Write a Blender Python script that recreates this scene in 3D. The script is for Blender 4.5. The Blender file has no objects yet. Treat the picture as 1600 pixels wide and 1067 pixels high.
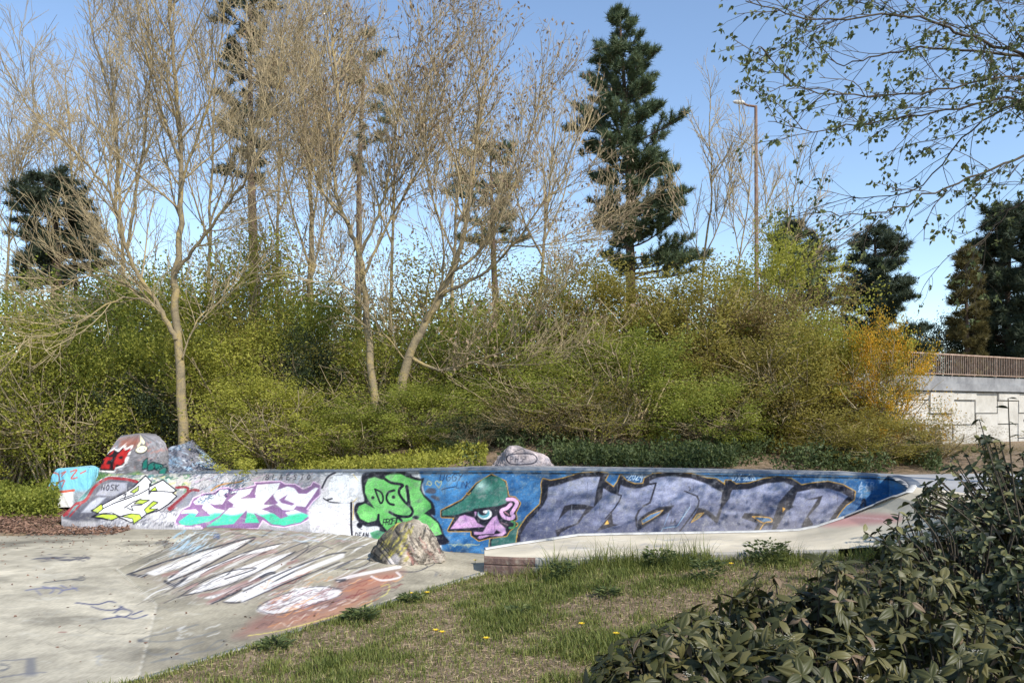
import bpy, bmesh, math, random
import numpy as np
from mathutils import Vector, Matrix, Euler

# ------------------------------------------------------------------ camera, sky, sun, exposure
SC = bpy.context.scene
COL = SC.collection
CAMZ = 1.75
FPX = 1200.0          # focal length in pixels of a 1600 wide picture
HOR = 640.0           # row of the horizon
cam_d = bpy.data.cameras.new('camera')
cam_d.sensor_width = 36.0
cam_d.lens = 36.0 * FPX / 1600.0
cam_d.shift_y = (HOR - 533.5) / 1600.0
cam_d.clip_start = 0.05
cam_d.clip_end = 3000.0
cam = bpy.data.objects.new('camera', cam_d)
COL.objects.link(cam)
cam.location = (0, 0, CAMZ)
cam.rotation_euler = (math.radians(90), 0, 0)
SC.camera = cam

SUN_AZ = math.radians(138)      # clockwise from +Y (view direction): from the right, a little behind
SUN_EL = math.radians(43)
world = bpy.data.worlds.new('World')
SC.world = world
world.use_nodes = True
wn = world.node_tree
bg = wn.nodes['Background']
sky = wn.nodes.new('ShaderNodeTexSky')
sky.sky_type = 'NISHITA'
sky.sun_disc = False
sky.sun_elevation = SUN_EL
sky.sun_rotation = SUN_AZ
sky.altitude = 50
sky.air_density = 1.0
sky.dust_density = 0.2
sky.ozone_density = 1.6
wn.links.new(sky.outputs[0], bg.inputs[0])
bg.inputs[1].default_value = 0.15

sun_d = bpy.data.lights.new('sun', 'SUN')
sun_d.energy = 3.5
sun_d.angle = math.radians(0.53)
sun_d.color = (1.0, 0.94, 0.84)
sun = bpy.data.objects.new('sun', sun_d)
COL.objects.link(sun)
sdir = Vector((math.sin(SUN_AZ) * math.cos(SUN_EL), math.cos(SUN_AZ) * math.cos(SUN_EL), math.sin(SUN_EL)))
sun.rotation_euler = sdir.to_track_quat('Z', 'Y').to_euler()
sun.location = sdir * 60

SC.view_settings.view_transform = 'Standard'
SC.view_settings.look = 'None'
SC.view_settings.gamma = 1.0
SC.view_settings.exposure = 0.62
SC.view_settings.use_curve_mapping = False

# ------------------------------------------------------------------ helpers
rnd = random.Random(7)
nrg = np.random.default_rng(11)

def W(px, py, Y):
    """place on the survey: column px, row py of the 1600x1067 picture at distance Y -> metres"""
    return ((px - 800.0) / FPX * Y, Y, CAMZ - (py - HOR) / FPX * Y)

def s2l(c):
    c = np.asarray(c, float)
    return np.where(c <= 0.04045, c / 12.92, ((c + 0.055) / 1.055) ** 2.4)

def rgb(r, g, b):
    return tuple(float(x) for x in s2l(np.array([r, g, b]) / 255.0))

def mk_mesh(name, V, F, smooth=False, attrs=None, colors=None):
    me = bpy.data.meshes.new(name)
    V = np.ascontiguousarray(V, dtype=np.float32)
    F = np.ascontiguousarray(F, dtype=np.int32)
    n, k = F.shape
    me.vertices.add(len(V)); me.vertices.foreach_set('co', V.ravel())
    me.loops.add(n * k); me.loops.foreach_set('vertex_index', F.ravel())
    me.polygons.add(n)
    me.polygons.foreach_set('loop_start', np.arange(0, n * k, k, dtype=np.int32))
    me.polygons.foreach_set('loop_total', np.full(n, k, dtype=np.int32))
    me.polygons.foreach_set('use_smooth', np.full(n, bool(smooth), dtype=bool))
    me.update(calc_edges=True)
    for an, av in (attrs or {}).items():
        a = me.attributes.new(an, 'FLOAT', 'POINT')
        a.data.foreach_set('value', np.ascontiguousarray(av, dtype=np.float32))
    if colors is not None:
        a = me.attributes.new('paint', 'FLOAT_COLOR', 'POINT')
        c4 = np.ones((len(V), 4), dtype=np.float32); c4[:, :3] = colors
        a.data.foreach_set('color', c4.ravel())
    return me

def add(name, me, mat, parent=None, label=None, cat=None, group=None, kind=None, loc=None):
    o = bpy.data.objects.new(name, me)
    COL.objects.link(o)
    if mat is not None and me is not None and len(me.materials) == 0:
        me.materials.append(mat)
    if parent is not None:
        o.parent = parent
    if loc is not None:
        o.location = loc
    tag(o, label, cat, group, kind)
    return o

def tag(o, label=None, cat=None, group=None, kind=None):
    if label: o['label'] = label
    if cat: o['category'] = cat
    if group: o['group'] = group
    if kind: o['kind'] = kind

def root(name, loc, label, cat, group=None):
    o = bpy.data.objects.new(name, None)
    COL.objects.link(o)
    o.location = loc
    o.empty_display_size = 0.2
    tag(o, label, cat, group)
    return o

def part(name, V, F, mat, parent, smooth=False, attrs=None, colors=None, kind=None, label=None):
    """world-space geometry stored relative to its (translated) parent"""
    V = np.asarray(V, float) - np.array(parent.location)
    return add(name, mk_mesh(name, V, F, smooth, attrs, colors), mat, parent, kind=kind, label=label)

def grid_faces(nu, nv):
    i = np.arange(nu - 1)[:, None] * nv + np.arange(nv - 1)[None, :]
    return np.stack([i, i + nv, i + nv + 1, i + 1], -1).reshape(-1, 4)

def box(x0, x1, y0, y1, z0, z1):
    V = np.array([(x, y, z) for x in (x0, x1) for y in (y0, y1) for z in (z0, z1)], float)
    F = np.array([(0, 1, 3, 2), (4, 6, 7, 5), (0, 4, 5, 1), (2, 3, 7, 6), (0, 2, 6, 4), (1, 5, 7, 3)])
    return V, F

def lattice(seed, n=64):
    return np.random.default_rng(seed).random((n, n))

def vnoise(x, y, seed=0):
    L = lattice(seed)
    x = np.asarray(x, float); y = np.asarray(y, float)
    xi = np.floor(x).astype(int); yi = np.floor(y).astype(int)
    fx = x - xi; fy = y - yi
    fx = fx * fx * (3 - 2 * fx); fy = fy * fy * (3 - 2 * fy)
    a = L[xi % 64, yi % 64]; b = L[(xi + 1) % 64, yi % 64]
    c = L[xi % 64, (yi + 1) % 64]; d = L[(xi + 1) % 64, (yi + 1) % 64]
    return (a * (1 - fx) + b * fx) * (1 - fy) + (c * (1 - fx) + d * fx) * fy

def fbm(x, y, seed=0, oct=4):
    s = 0; a = 0.5; t = 0
    for k in range(oct):
        s = s + a * vnoise(x * 2 ** k + 13.7 * k, y * 2 ** k + 5.1 * k, seed + k); t += a; a *= 0.5
    return s / t

def sstep(a, b, x):
    t = np.clip((np.asarray(x, float) - a) / (b - a), 0, 1)
    return t * t * (3 - 2 * t)

# ------------------------------------------------------------------ materials
MATS = {}
def nmat(name):
    m = bpy.data.materials.new(name)
    m.use_nodes = True
    nt = m.node_tree
    b = nt.nodes['Principled BSDF']
    MATS[name] = m
    return m, nt, b

def noise_node(nt, scale, detail=5, rough=0.6, coord='Object'):
    tc = nt.nodes.new('ShaderNodeTexCoord')
    n = nt.nodes.new('ShaderNodeTexNoise')
    n.inputs['Scale'].default_value = scale
    n.inputs['Detail'].default_value = detail
    n.inputs['Roughness'].default_value = rough
    nt.links.new(tc.outputs[coord], n.inputs['Vector'])
    return n

def ramp(nt, src, stops):
    r = nt.nodes.new('ShaderNodeValToRGB')
    e = r.color_ramp.elements
    while len(e) < len(stops): e.new(0.5)
    for el, (p, c) in zip(e, stops):
        el.position = p; el.color = (*c, 1)
    nt.links.new(src, r.inputs[0])
    return r

def bump(nt, b, src, strength=0.3, dist=0.02):
    n = nt.nodes.new('ShaderNodeBump')
    n.inputs['Strength'].default_value = strength
    n.inputs['Distance'].default_value = dist
    nt.links.new(src, n.inputs['Height'])
    nt.links.new(n.outputs[0], b.inputs['Normal'])

def mixc(nt, fac, a, b, mode='MIX'):
    m = nt.nodes.new('ShaderNodeMix')
    m.data_type = 'RGBA'; m.blend_type = mode
    for s, v in ((m.inputs[0], fac), (m.inputs[6], a), (m.inputs[7], b)):
        if hasattr(v, 'is_output'): nt.links.new(v, s)
        elif isinstance(v, (int, float)): s.default_value = v
        else: s.default_value = (*v, 1)
    return m.outputs[2]

def mottled(name, stops, scale=4.0, rough=0.9, bstr=0.3, bdist=0.02, bscale=None, detail=8):
    m, nt, b = nmat(name)
    n = noise_node(nt, scale, detail, 0.65)
    r = ramp(nt, n.outputs[0], stops)
    nt.links.new(r.outputs[0], b.inputs['Base Color'])
    b.inputs['Roughness'].default_value = rough
    b.inputs['Specular IOR Level'].default_value = 0.25
    n2 = noise_node(nt, bscale or scale * 6, 6, 0.7)
    bump(nt, b, n2.outputs[0], bstr, bdist)
    return m

def painted(name, rough=0.6, wear=(0.30, 0.28, 0.25), wear_amt=0.5, scale=9.0, bstr=0.15):
    """spray paint stored on the surface itself + wear and grain"""
    m, nt, b = nmat(name)
    at = nt.nodes.new('ShaderNodeAttribute'); at.attribute_name = 'paint'
    n = noise_node(nt, scale, 8, 0.7)
    rw = ramp(nt, n.outputs[0], [(0.60, (0, 0, 0)), (0.74, (wear_amt,) * 3)])
    c = mixc(nt, rw.outputs[0], at.outputs['Color'], wear)
    n2 = noise_node(nt, 2.2, 7, 0.65)
    r2 = ramp(nt, n2.outputs[0], [(0.3, (0.86, 0.86, 0.85)), (0.7, (1.08, 1.08, 1.08))])
    c = mixc(nt, 1.0, c, r2.outputs[0], 'MULTIPLY')
    nt.links.new(c, b.inputs['Base Color'])
    b.inputs['Roughness'].default_value = rough
    b.inputs['Specular IOR Level'].default_value = 0.3
    n3 = noise_node(nt, 55, 6, 0.7)
    bump(nt, b, n3.outputs[0], bstr, 0.01)
    return m

def leafmat(name, stops, trans=0.3, rough=0.55, spec=0.3):
    m, nt, b = nmat(name)
    at = nt.nodes.new('ShaderNodeAttribute'); at.attribute_name = 'tint'
    r = ramp(nt, at.outputs['Fac'], stops)
    nt.links.new(r.outputs[0], b.inputs['Base Color'])
    b.inputs['Roughness'].default_value = rough
    b.inputs['Specular IOR Level'].default_value = spec
    if trans > 0:
        t = nt.nodes.new('ShaderNodeBsdfTranslucent')
        nt.links.new(r.outputs[0], t.inputs[0])
        mx = nt.nodes.new('ShaderNodeMixShader')
        mx.inputs[0].default_value = trans
        nt.links.new(b.outputs[0], mx.inputs[1]); nt.links.new(t.outputs[0], mx.inputs[2])
        nt.links.new(mx.outputs[0], nt.nodes['Material Output'].inputs[0])
    return m

M_conc = mottled('concrete', [(0.3, (0.30, 0.28, 0.245)), (0.55, (0.42, 0.395, 0.35)), (0.75, (0.50, 0.475, 0.43))], 1.3, 0.9, 0.25, 0.01, 40)
M_deck = mottled('deck_concrete', [(0.3, (0.26, 0.26, 0.26)), (0.7, (0.42, 0.41, 0.40))], 1.6, 0.85, 0.2, 0.01, 40)
M_cope = mottled('coping_paint', [(0.35, (0.36, 0.35, 0.33)), (0.6, (0.60, 0.59, 0.56))], 7, 0.6, 0.15, 0.005, 40)
M_rim = mottled('rim_paint', [(0.35, (0.07, 0.10, 0.15)), (0.6, (0.20, 0.215, 0.235))], 2.0, 0.6, 0.15, 0.005, 40)
M_wall = painted('sprayed_wall', 0.5, (0.34, 0.33, 0.33), 0.35)
M_slab = painted('sprayed_concrete', 0.9, (0.30, 0.28, 0.25), 0.45, 5.0, 0.3)
M_rockp = painted('sprayed_rock', 0.85, (0.27, 0.26, 0.27), 0.55, 6.0, 0.6)
M_rock = painted('bare_rock', 0.95, (0.20, 0.18, 0.16), 0.6, 7.0, 0.9)
M_kerb = mottled('worn_red_kerb', [(0.35, (0.34, 0.28, 0.22)), (0.47, (0.25, 0.16, 0.125)), (0.55, (0.20, 0.12, 0.10)), (0.66, (0.34, 0.29, 0.23))], 9, 0.9, 0.5, 0.02, 30)
M_soil = mottled('lawn_soil', [(0.28, (0.10, 0.085, 0.04)), (0.42, (0.20, 0.15, 0.085)), (0.54, (0.33, 0.235, 0.155)), (0.75, (0.46, 0.34, 0.245))], 9.0, 1.0, 1.0, 0.04, 60, 12)
M_bark = mottled('bark_with_lichen', [(0.32, (0.13, 0.105, 0.07)), (0.5, (0.26, 0.21, 0.13)), (0.63, (0.40, 0.30, 0.12)), (0.78, (0.38, 0.34, 0.27))], 3.5, 0.95, 0.8, 0.03, 24)
M_twig = mottled('twig_bark', [(0.35, (0.25, 0.20, 0.13)), (0.6, (0.44, 0.35, 0.20))], 2.0, 0.95, 0.2, 0.01, 30)
M_hill = mottled('bank_soil', [(0.35, (0.045, 0.045, 0.02)), (0.65, (0.12, 0.095, 0.05))], 3.0, 1.0, 0.6, 0.05, 20)
M_dtwig = mottled('dark_twig_bark', [(0.35, (0.05, 0.042, 0.032)), (0.65, (0.11, 0.09, 0.065))], 3.0, 0.95, 0.3, 0.01, 30)
M_pbark = mottled('pine_bark', [(0.35, (0.07, 0.05, 0.04)), (0.65, (0.17, 0.115, 0.085))], 4, 0.95, 0.9, 0.04, 20)
M_rust = mottled('rusty_rail', [(0.35, (0.26, 0.17, 0.125)), (0.6, (0.42, 0.31, 0.24))], 6, 0.8, 0.3, 0.01, 40)
M_post = mottled('lamp_steel', [(0.35, (0.17, 0.10, 0.075)), (0.7, (0.30, 0.20, 0.15))], 1.5, 0.7, 0.2, 0.01, 20)
M_fascia = mottled('bridge_fascia', [(0.35, (0.17, 0.17, 0.175)), (0.7, (0.33, 0.33, 0.33))], 1.2, 0.9, 0.3, 0.02, 12)
M_white = mottled('white_petals', [(0.4, (0.6, 0.55, 0.42)), (0.6, (0.8, 0.78, 0.68))], 30, 0.7, 0.1)
M_yel = mottled('yellow_petals', [(0.4, (0.75, 0.50, 0.02)), (0.6, (0.85, 0.65, 0.05))], 60, 0.6, 0.1)
m, nt, b = nmat('ribbed_panel')
wv = nt.nodes.new('ShaderNodeTexWave'); wv.inputs['Scale'].default_value = 3.2; wv.inputs['Distortion'].default_value = 0.6
tc = nt.nodes.new('ShaderNodeTexCoord'); nt.links.new(tc.outputs['Object'], wv.inputs['Vector'])
n = noise_node(nt, 1.1, 8, 0.65)
r = ramp(nt, n.outputs[0], [(0.3, (0.44, 0.41, 0.355)), (0.55, (0.60, 0.57, 0.51)), (0.8, (0.68, 0.65, 0.59))])
nt.links.new(r.outputs[0], b.inputs['Base Color']); b.inputs['Roughness'].default_value = 0.95
bump(nt, b, wv.outputs[0], 0.8, 0.05)
M_panel = m

# greens (leaf reflectances)
L_yg = leafmat('yellow_green_leaves', [(0.0, (0.16, 0.17, 0.025)), (0.5, (0.36, 0.36, 0.055)), (1.0, (0.54, 0.51, 0.11))], 0.48)
L_green = leafmat('fresh_green_leaves', [(0.0, (0.115, 0.14, 0.024)), (0.5, (0.27, 0.30, 0.05)), (1.0, (0.44, 0.44, 0.09))], 0.48)
L_olive = leafmat('olive_leaves', [(0.0, (0.15, 0.13, 0.03)), (0.5, (0.31, 0.265, 0.055)), (1.0, (0.45, 0.39, 0.10))], 0.48)
L_brown = leafmat('brown_olive_leaves', [(0.0, (0.14, 0.095, 0.045)), (0.5, (0.27, 0.20, 0.08)), (1.0, (0.34, 0.32, 0.08))], 0.4)
L_gold = leafmat('golden_leaves', [(0.0, (0.13, 0.13, 0.025)), (0.35, (0.30, 0.25, 0.035)), (0.5, (0.60, 0.38, 0.03)), (1.0, (0.80, 0.38, 0.025))], 0.4)
L_dry = leafmat('dry_leaves', [(0.0, (0.16, 0.11, 0.07)), (1.0, (0.42, 0.31, 0.20))], 0.3)
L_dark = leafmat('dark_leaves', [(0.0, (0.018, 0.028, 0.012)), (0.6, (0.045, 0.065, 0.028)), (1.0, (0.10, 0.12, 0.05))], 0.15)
L_young = leafmat('young_tree_leaves', [(0.0, (0.06, 0.085, 0.03)), (1.0, (0.17, 0.19, 0.07))], 0.35)
L_pine = leafmat('pine_needles', [(0.0, (0.04, 0.065, 0.036)), (0.5, (0.095, 0.135, 0.065)), (1.0, (0.19, 0.225, 0.11))], 0.2)
L_pine2 = leafmat('blackish_needles', [(0.0, (0.022, 0.034, 0.022)), (0.5, (0.05, 0.07, 0.042)), (1.0, (0.11, 0.13, 0.07))], 0.15)
L_ochre = leafmat('ochre_conifer_needles', [(0.0, (0.06, 0.05, 0.02)), (1.0, (0.20, 0.165, 0.05))], 0.15)
L_grass = leafmat('grass_blades', [(0.0, (0.085, 0.115, 0.025)), (0.6, (0.19, 0.215, 0.05)), (0.87, (0.34, 0.32, 0.11)), (1.0, (0.52, 0.43, 0.24))], 0.3)
L_thatch = leafmat('straw', [(0.0, (0.16, 0.11, 0.06)), (1.0, (0.60, 0.47, 0.31))], 0.1, 0.9)
L_weed = leafmat('weed_leaves', [(0.0, (0.045, 0.065, 0.022)), (0.6, (0.09, 0.12, 0.04)), (1.0, (0.17, 0.19, 0.06))], 0.3)
L_chip = leafmat('wood_chips', [(0.0, (0.09, 0.05, 0.035)), (1.0, (0.33, 0.20, 0.14))], 0.0, 0.9)
L_vib = leafmat('leathery_leaves', [(0.0, (0.030, 0.032, 0.010)), (0.6, (0.064, 0.066, 0.022)), (1.0, (0.135, 0.12, 0.045))], 0.1, 0.45, 0.28)
L_shr = leafmat('evergreen_shrub_leaves', [(0.0, (0.018, 0.025, 0.010)), (0.6, (0.04, 0.05, 0.02)), (0.92, (0.10, 0.11, 0.04)), (1.0, (0.22, 0.20, 0.08))], 0.15, 0.45, 0.35)  # tones darkened to carry the shade over the right-hand bush

# ------------------------------------------------------------------ spray paint kept on surface points
class Paint:
    def __init__(s, U, V, base):
        s.U = np.asarray(U, float).ravel(); s.V = np.asarray(V, float).ravel()
        s.c = np.empty((len(s.U), 3)); s.c[:] = np.array(base) / 255.0
    def _bb(s, P, m):
        return np.nonzero((s.U > P[:, 0].min() - m) & (s.U < P[:, 0].max() + m) & (s.V > P[:, 1].min() - m) & (s.V < P[:, 1].max() + m))[0]
    @staticmethod
    def round(P, closed, n=5):
        P = np.asarray(P, float)
        N = len(P); out = []
        for i in range(N if closed else N - 1):
            if closed: p0, p1, p2, p3 = P[i - 1], P[i], P[(i + 1) % N], P[(i + 2) % N]
            else: p0, p1, p2, p3 = P[max(i - 1, 0)], P[i], P[i + 1], P[min(i + 2, N - 1)]
            for k in range(n):
                t = k / n
                out.append(0.5 * (2 * p1 + (p2 - p0) * t + (2 * p0 - 5 * p1 + 4 * p2 - p3) * t * t + (3 * p1 - p0 - 3 * p2 + p3) * t ** 3))
        if not closed: out.append(P[-1])
        return np.array(out)
    @staticmethod
    def _d(x, y, P, closed):
        d = np.full(len(x), 1e9)
        N = len(P)
        for i in range(N if closed else N - 1):
            a = P[i]; b = P[(i + 1) % N]; e = b - a
            l2 = e @ e + 1e-12
            t = np.clip(((x - a[0]) * e[0] + (y - a[1]) * e[1]) / l2, 0, 1)
            d = np.minimum(d, np.hypot(x - a[0] - t * e[0], y - a[1] - t * e[1]))
        return d
    def put(s, idx, cov, col):
        col = np.asarray(col, float)
        col = col / 255.0
        s.c[idx] = s.c[idx] * (1 - cov[:, None]) + col * cov[:, None]
    def fill(s, P, col, soft=0.8, alpha=1.0, smooth=False):
        P = np.asarray(P, float)
        if smooth: P = s.round(P, True)
        idx = s._bb(P, soft + 1)
        if len(idx) == 0: return
        x = s.U[idx]; y = s.V[idx]
        ins = np.zeros(len(idx), bool)
        N = len(P)
        for i in range(N):
            a = P[i]; b = P[(i + 1) % N]
            if a[1] == b[1]: continue
            c = ((a[1] > y) != (b[1] > y)) & (x < (b[0] - a[0]) * (y - a[1]) / (b[1] - a[1]) + a[0])
            ins ^= c
        d = s._d(x, y, P, True)
        sd = np.where(ins, d, -d)
        cov = np.clip(sd / soft * 0.5 + 0.5, 0, 1) * alpha
        if callable(col): s.c[idx] = s.c[idx] * (1 - cov[:, None]) + (col(x, y) / 255.0) * cov[:, None]
        else: s.put(idx, cov, col)
    def line(s, P, w, col, alpha=1.0, smooth=True, soft=0.8, closed=False):
        P = np.asarray(P, float)
        if smooth and len(P) > 2: P = s.round(P, closed)
        idx = s._bb(P, w + soft)
        if len(idx) == 0: return
        d = s._d(s.U[idx], s.V[idx], P, closed)
        s.put(idx, np.clip((w / 2 - d) / soft + 0.5, 0, 1) * alpha, col)
    def disc(s, cx, cy, rx, ry, col, soft=0.8, alpha=1.0):
        a = np.linspace(0, 2 * math.pi, 24, endpoint=False)
        s.fill(np.stack([cx + rx * np.cos(a), cy + ry * np.sin(a)], 1), col, soft, alpha)
    def scribble(s, x0, y0, x1, y1, n, cols, w=1.0, seed=0, slope=-0.4, ln=18, alpha=0.8):
        r = random.Random(seed)
        for k in range(n):
            x = r.uniform(x0, x1); y = r.uniform(y0, y1)
            l = r.uniform(0.3, 1) * ln; a = r.gauss(0, 0.5)
            P = [(x, y), (x + l * 0.4, y + l * 0.4 * slope + a * 4), (x + l * 0.7, y + l * 0.6 * slope - a * 3), (x + l, y + l * slope)]
            s.line(P, w * r.uniform(0.6, 1.5), cols[r.randrange(len(cols))], alpha * r.uniform(0.5, 1))
    def text(s, x, y, h, txt, w, col, slant=0.15, adv=0.75, alpha=1.0, fall=0.0):
        for ch in txt:
            for st in GLYPH.get(ch, []):
                P = [(x + (px + slant * (1 - py)) * h * 0.62, y + py * h) for px, py in st]
                if len(P) > 1: s.line(P, w, col, alpha, smooth=len(P) > 3)
            x += h * adv * (0.55 if ch in ' -.I' else 1); y += fall

GLYPH = {
 'U': [[(0, 0), (0, .7), (.4, 1), (.8, .8), (.9, 0)]], 'G': [[(.9, .15), (.4, 0), (0, .5), (.4, 1), (.9, .85), (.9, .5), (.5, .5)]],
 'Y': [[(0, 0), (.45, .45)], [(.9, 0), (.45, .5), (.2, 1)]], 'L': [[(0, 0), (0, 1), (.7, 1)]], 'I': [[(.2, 0), (.2, 1)]],
 'N': [[(0, 1), (0, 0)], [(0, 0), (.8, 1)], [(.8, 1), (.8, 0)]], 'K': [[(0, 0), (0, 1)], [(.8, 0), (0, .5)], [(0, .5), (.8, 1)]],
 'P': [[(0, 1), (0, 0)], [(0, 0), (.6, .05), (.8, .3), (.5, .5), (0, .5)]], 'R': [[(0, 1), (0, 0)], [(0, 0), (.6, .05), (.8, .3), (.5, .5), (0, .5)], [(.3, .5), (.8, 1)]],
 'O': [[(.4, 0), (0, .5), (.4, 1), (.8, .5), (.4, 0)]], 'F': [[(0, 1), (0, 0)], [(0, 0), (.8, 0)], [(0, .45), (.6, .45)]],
 'D': [[(0, 0), (0, 1)], [(0, 0), (.6, .15), (.8, .5), (.6, .85), (0, 1)]], 'E': [[(.8, 0), (0, 0)], [(0, 0), (0, 1)], [(0, .5), (.6, .5)], [(0, 1), (.8, 1)]],
 'A': [[(0, 1), (.4, 0)], [(.4, 0), (.8, 1)], [(.15, .6), (.65, .6)]], 'S': [[(.8, .1), (.3, 0), (.05, .25), (.7, .65), (.6, .95), (0, .95)]],
 '2': [[(0, .2), (.4, 0), (.7, .25), (0, 1), (.8, .95)]], '0': [[(.4, 0), (.05, .5), (.4, 1), (.75, .5), (.4, 0)]], '4': [[(.6, 0), (0, .6), (.8, .6)], [(.6, .2), (.55, 1.3)]],
 'X': [[(0, 0), (.8, 1)], [(.8, 0), (0, 1)]], 'H': [[(0, 0), (0, 1)], [(.8, 0), (.8, 1)], [(0, .5), (.8, .5)]], 'T': [[(0, 0), (.9, 0)], [(.45, 0), (.45, 1)]],
 'B': [[(0, 1), (0, 0)], [(0, 0), (.7, .1), (.5, .45), (0, .5)], [(0, .5), (.8, .65), (.6, 1), (0, 1)]], '-': [[(0, .5), (.4, .5)]], '!': [[(.2, 0), (.2, .7)]],
}
def Z(x0, y0, s):
    return lambda *P: [(x0 + x / s, y0 + y / s) for x, y in P]
# ------------------------------------------------------------------ plan of the skate bowl
WT = np.array([  # column, rim row, foot row, foot height, set-back of the rim
 (96, 806, 812, .12, .10), (125, 778, 814, .11, .30), (150, 752, 815, .10, .55), (168, 743, 817, .09, .70), (250, 740, 821, .06, .75), (330, 737, 824, .04, .75),
 (420, 736, 828, .03, .75), (500, 735.5, 838, .02, .70), (560, 735, 846, 0, .60), (620, 734, 853, 0, .50), (700, 732.5, 862, 0, .42),
 (780, 732, 867, 0, .40), (900, 733, 869, 0, .40), (1100, 736, 869, 0, .40), (1270, 739, 866.5, 0, .40), (1360, 741, 865, 0, .38), (1390, 743, 863, 0, .35)])
def wall_at(u):
    ry = np.interp(u, WT[:, 0], WT[:, 1]); fy = np.interp(u, WT[:, 0], WT[:, 2])
    zb = np.interp(u, WT[:, 0], WT[:, 3]); sb = np.interp(u, WT[:, 0], WT[:, 4])
    Yb = FPX * (CAMZ - zb) / (fy - HOR)
    Yr = Yb + sb
    zr = CAMZ - (ry - HOR) / FPX * Yr
    k = (np.asarray(u, float) - 800) / FPX
    return k * Yb, Yb, zb, k * Yr, Yr, zr

uu = np.linspace(96, 1390, 400)
xb, yb, zb_, xr, yr, zr = wall_at(uu)
EDGE0 = np.array([-2.46, 4.92]); EDGE1 = np.array([-0.28, 7.92])
edir = (EDGE1 - EDGE0) / np.linalg.norm(EDGE1 - EDGE0)
enor = np.array([edir[1], -edir[0]])
def edge_dist(X, Y):
    return (X - EDGE0[0]) * enor[0] + (Y - EDGE0[1]) * enor[1]

# raised apron: inner and outer edge  (column, row, height)
AI = np.array([(757, 858, .27), (800, 851, .30), (850, 844, .33), (903, 836, .37), (1000, 834, .39), (1100, 832.5, .41), (1180, 831, .44), (1245, 828.5, .47), (1275, 823, .51), (1320, 808, .62), (1370, 788, .78), (1400, 776, .88), (1418, 769, .93), (1425, 760, .93)])
AO = np.array([(757, 868, .25), (800, 870, .27), (850, 871, .29), (903, 871, .31), (1000, 867, .35), (1100, 863, .40), (1180, 861, .43), (1245, 860, .46), (1300, 858, .50), (1400, 852, .58), (1500, 842, .72), (1600, 830, .86), (1700, 815, .92), (1760, 800, .93)])
def edge3(T):
    Y = FPX * (CAMZ - T[:, 2]) / (T[:, 1] - HOR)
    return np.stack([(T[:, 0] - 800) / FPX * Y, Y, T[:, 2]], 1)
AI3 = edge3(AI); AO3 = edge3(AO)

def lawn_z(X, Y):
    e = np.clip(edge_dist(X, Y), 0, 6)
    z = 0.015 + 0.045 * e + 0.06 * np.clip((Y - 5) / 3, 0, 1) * np.clip(1 - e / 2, 0, 1)
    ao = np.interp(X, AO3[:, 0], AO3[:, 2]); ay = np.interp(X, AO3[:, 0], AO3[:, 1])
    w = sstep(2.6, 0.1, ay - Y) * sstep(-0.3, 0.9, X)
    z = z * (1 - w) + (ao - 0.07) * w
    return z + 0.035 * (fbm(X * 1.3, Y * 1.3, 3) - 0.5)

def ground_z(X, Y):
    X = np.asarray(X, float); Y = np.asarray(Y, float)
    yw = np.interp(X, xb, yb); yrm = np.interp(X, xr, yr); zrm = np.interp(X, xr, zr)
    behind = zrm - 0.05 + 0.02 * np.clip(Y - yrm - .5, 0, 4) + (1.5 * sstep(0, 9, Y - yrm - 1.0)) * (1 - sstep(5, 11, X))
    behind = behind + 0.25 * (fbm(X * .5, Y * .5, 9) - .5) * sstep(0.8, 3, Y - yrm)
    left = 0.02 + 0.07 * np.clip(Y - 10.9, 0, 4) + 1.9 * sstep(13.0, 22, Y)
    bl = sstep(-6.6, -5.8, X)
    back = left * (1 - bl) + behind * bl
    low = -0.30
    z = np.where(Y > yrm + 0.24, back, low)
    z = np.where((X < -6.75) & (Y > 10.6), back, z)
    lz = lawn_z(X, Y)
    ay = np.interp(X, AO3[:, 0], AO3[:, 1])
    lawn = (edge_dist(X, Y) > 0.0) & (Y < np.where(X > -.3, ay, 99)) & (Y < 9)
    z = np.where(lawn, lz, z)
    z = np.where((X > 5.6) & (Y > 6.9) & (Y < 12.5), np.maximum(z, .86), z)
    z = np.where(Y > 12, z - 1.0 * sstep(12.5, 22, Y) * sstep(3, 11, X), z)
    far = sstep(60, 200, np.hypot(X, Y))
    return z * (1 - far) + 0.6 * far

def axis(a, b, step, far):
    core = np.arange(a, b + 1e-6, step)
    out = [far[1]]; 
    ex_hi = b + np.cumsum(np.geomspace(step, 160, 26)); ex_lo = a - np.cumsum(np.geomspace(step, 160, 26))
    return np.concatenate([ex_lo[::-1], core, ex_hi])
gx = axis(-9, 9, .11, (0, 0)); gy = axis(1.0, 20, .11, (0, 0))
GX, GY = np.meshgrid(gx, gy, indexing='ij')
GZ = ground_z(GX, GY)
add('ground', mk_mesh('ground', np.stack([GX, GY, GZ], -1).reshape(-1, 3), grid_faces(len(gx), len(gy)), True), M_soil, kind='structure')

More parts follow.
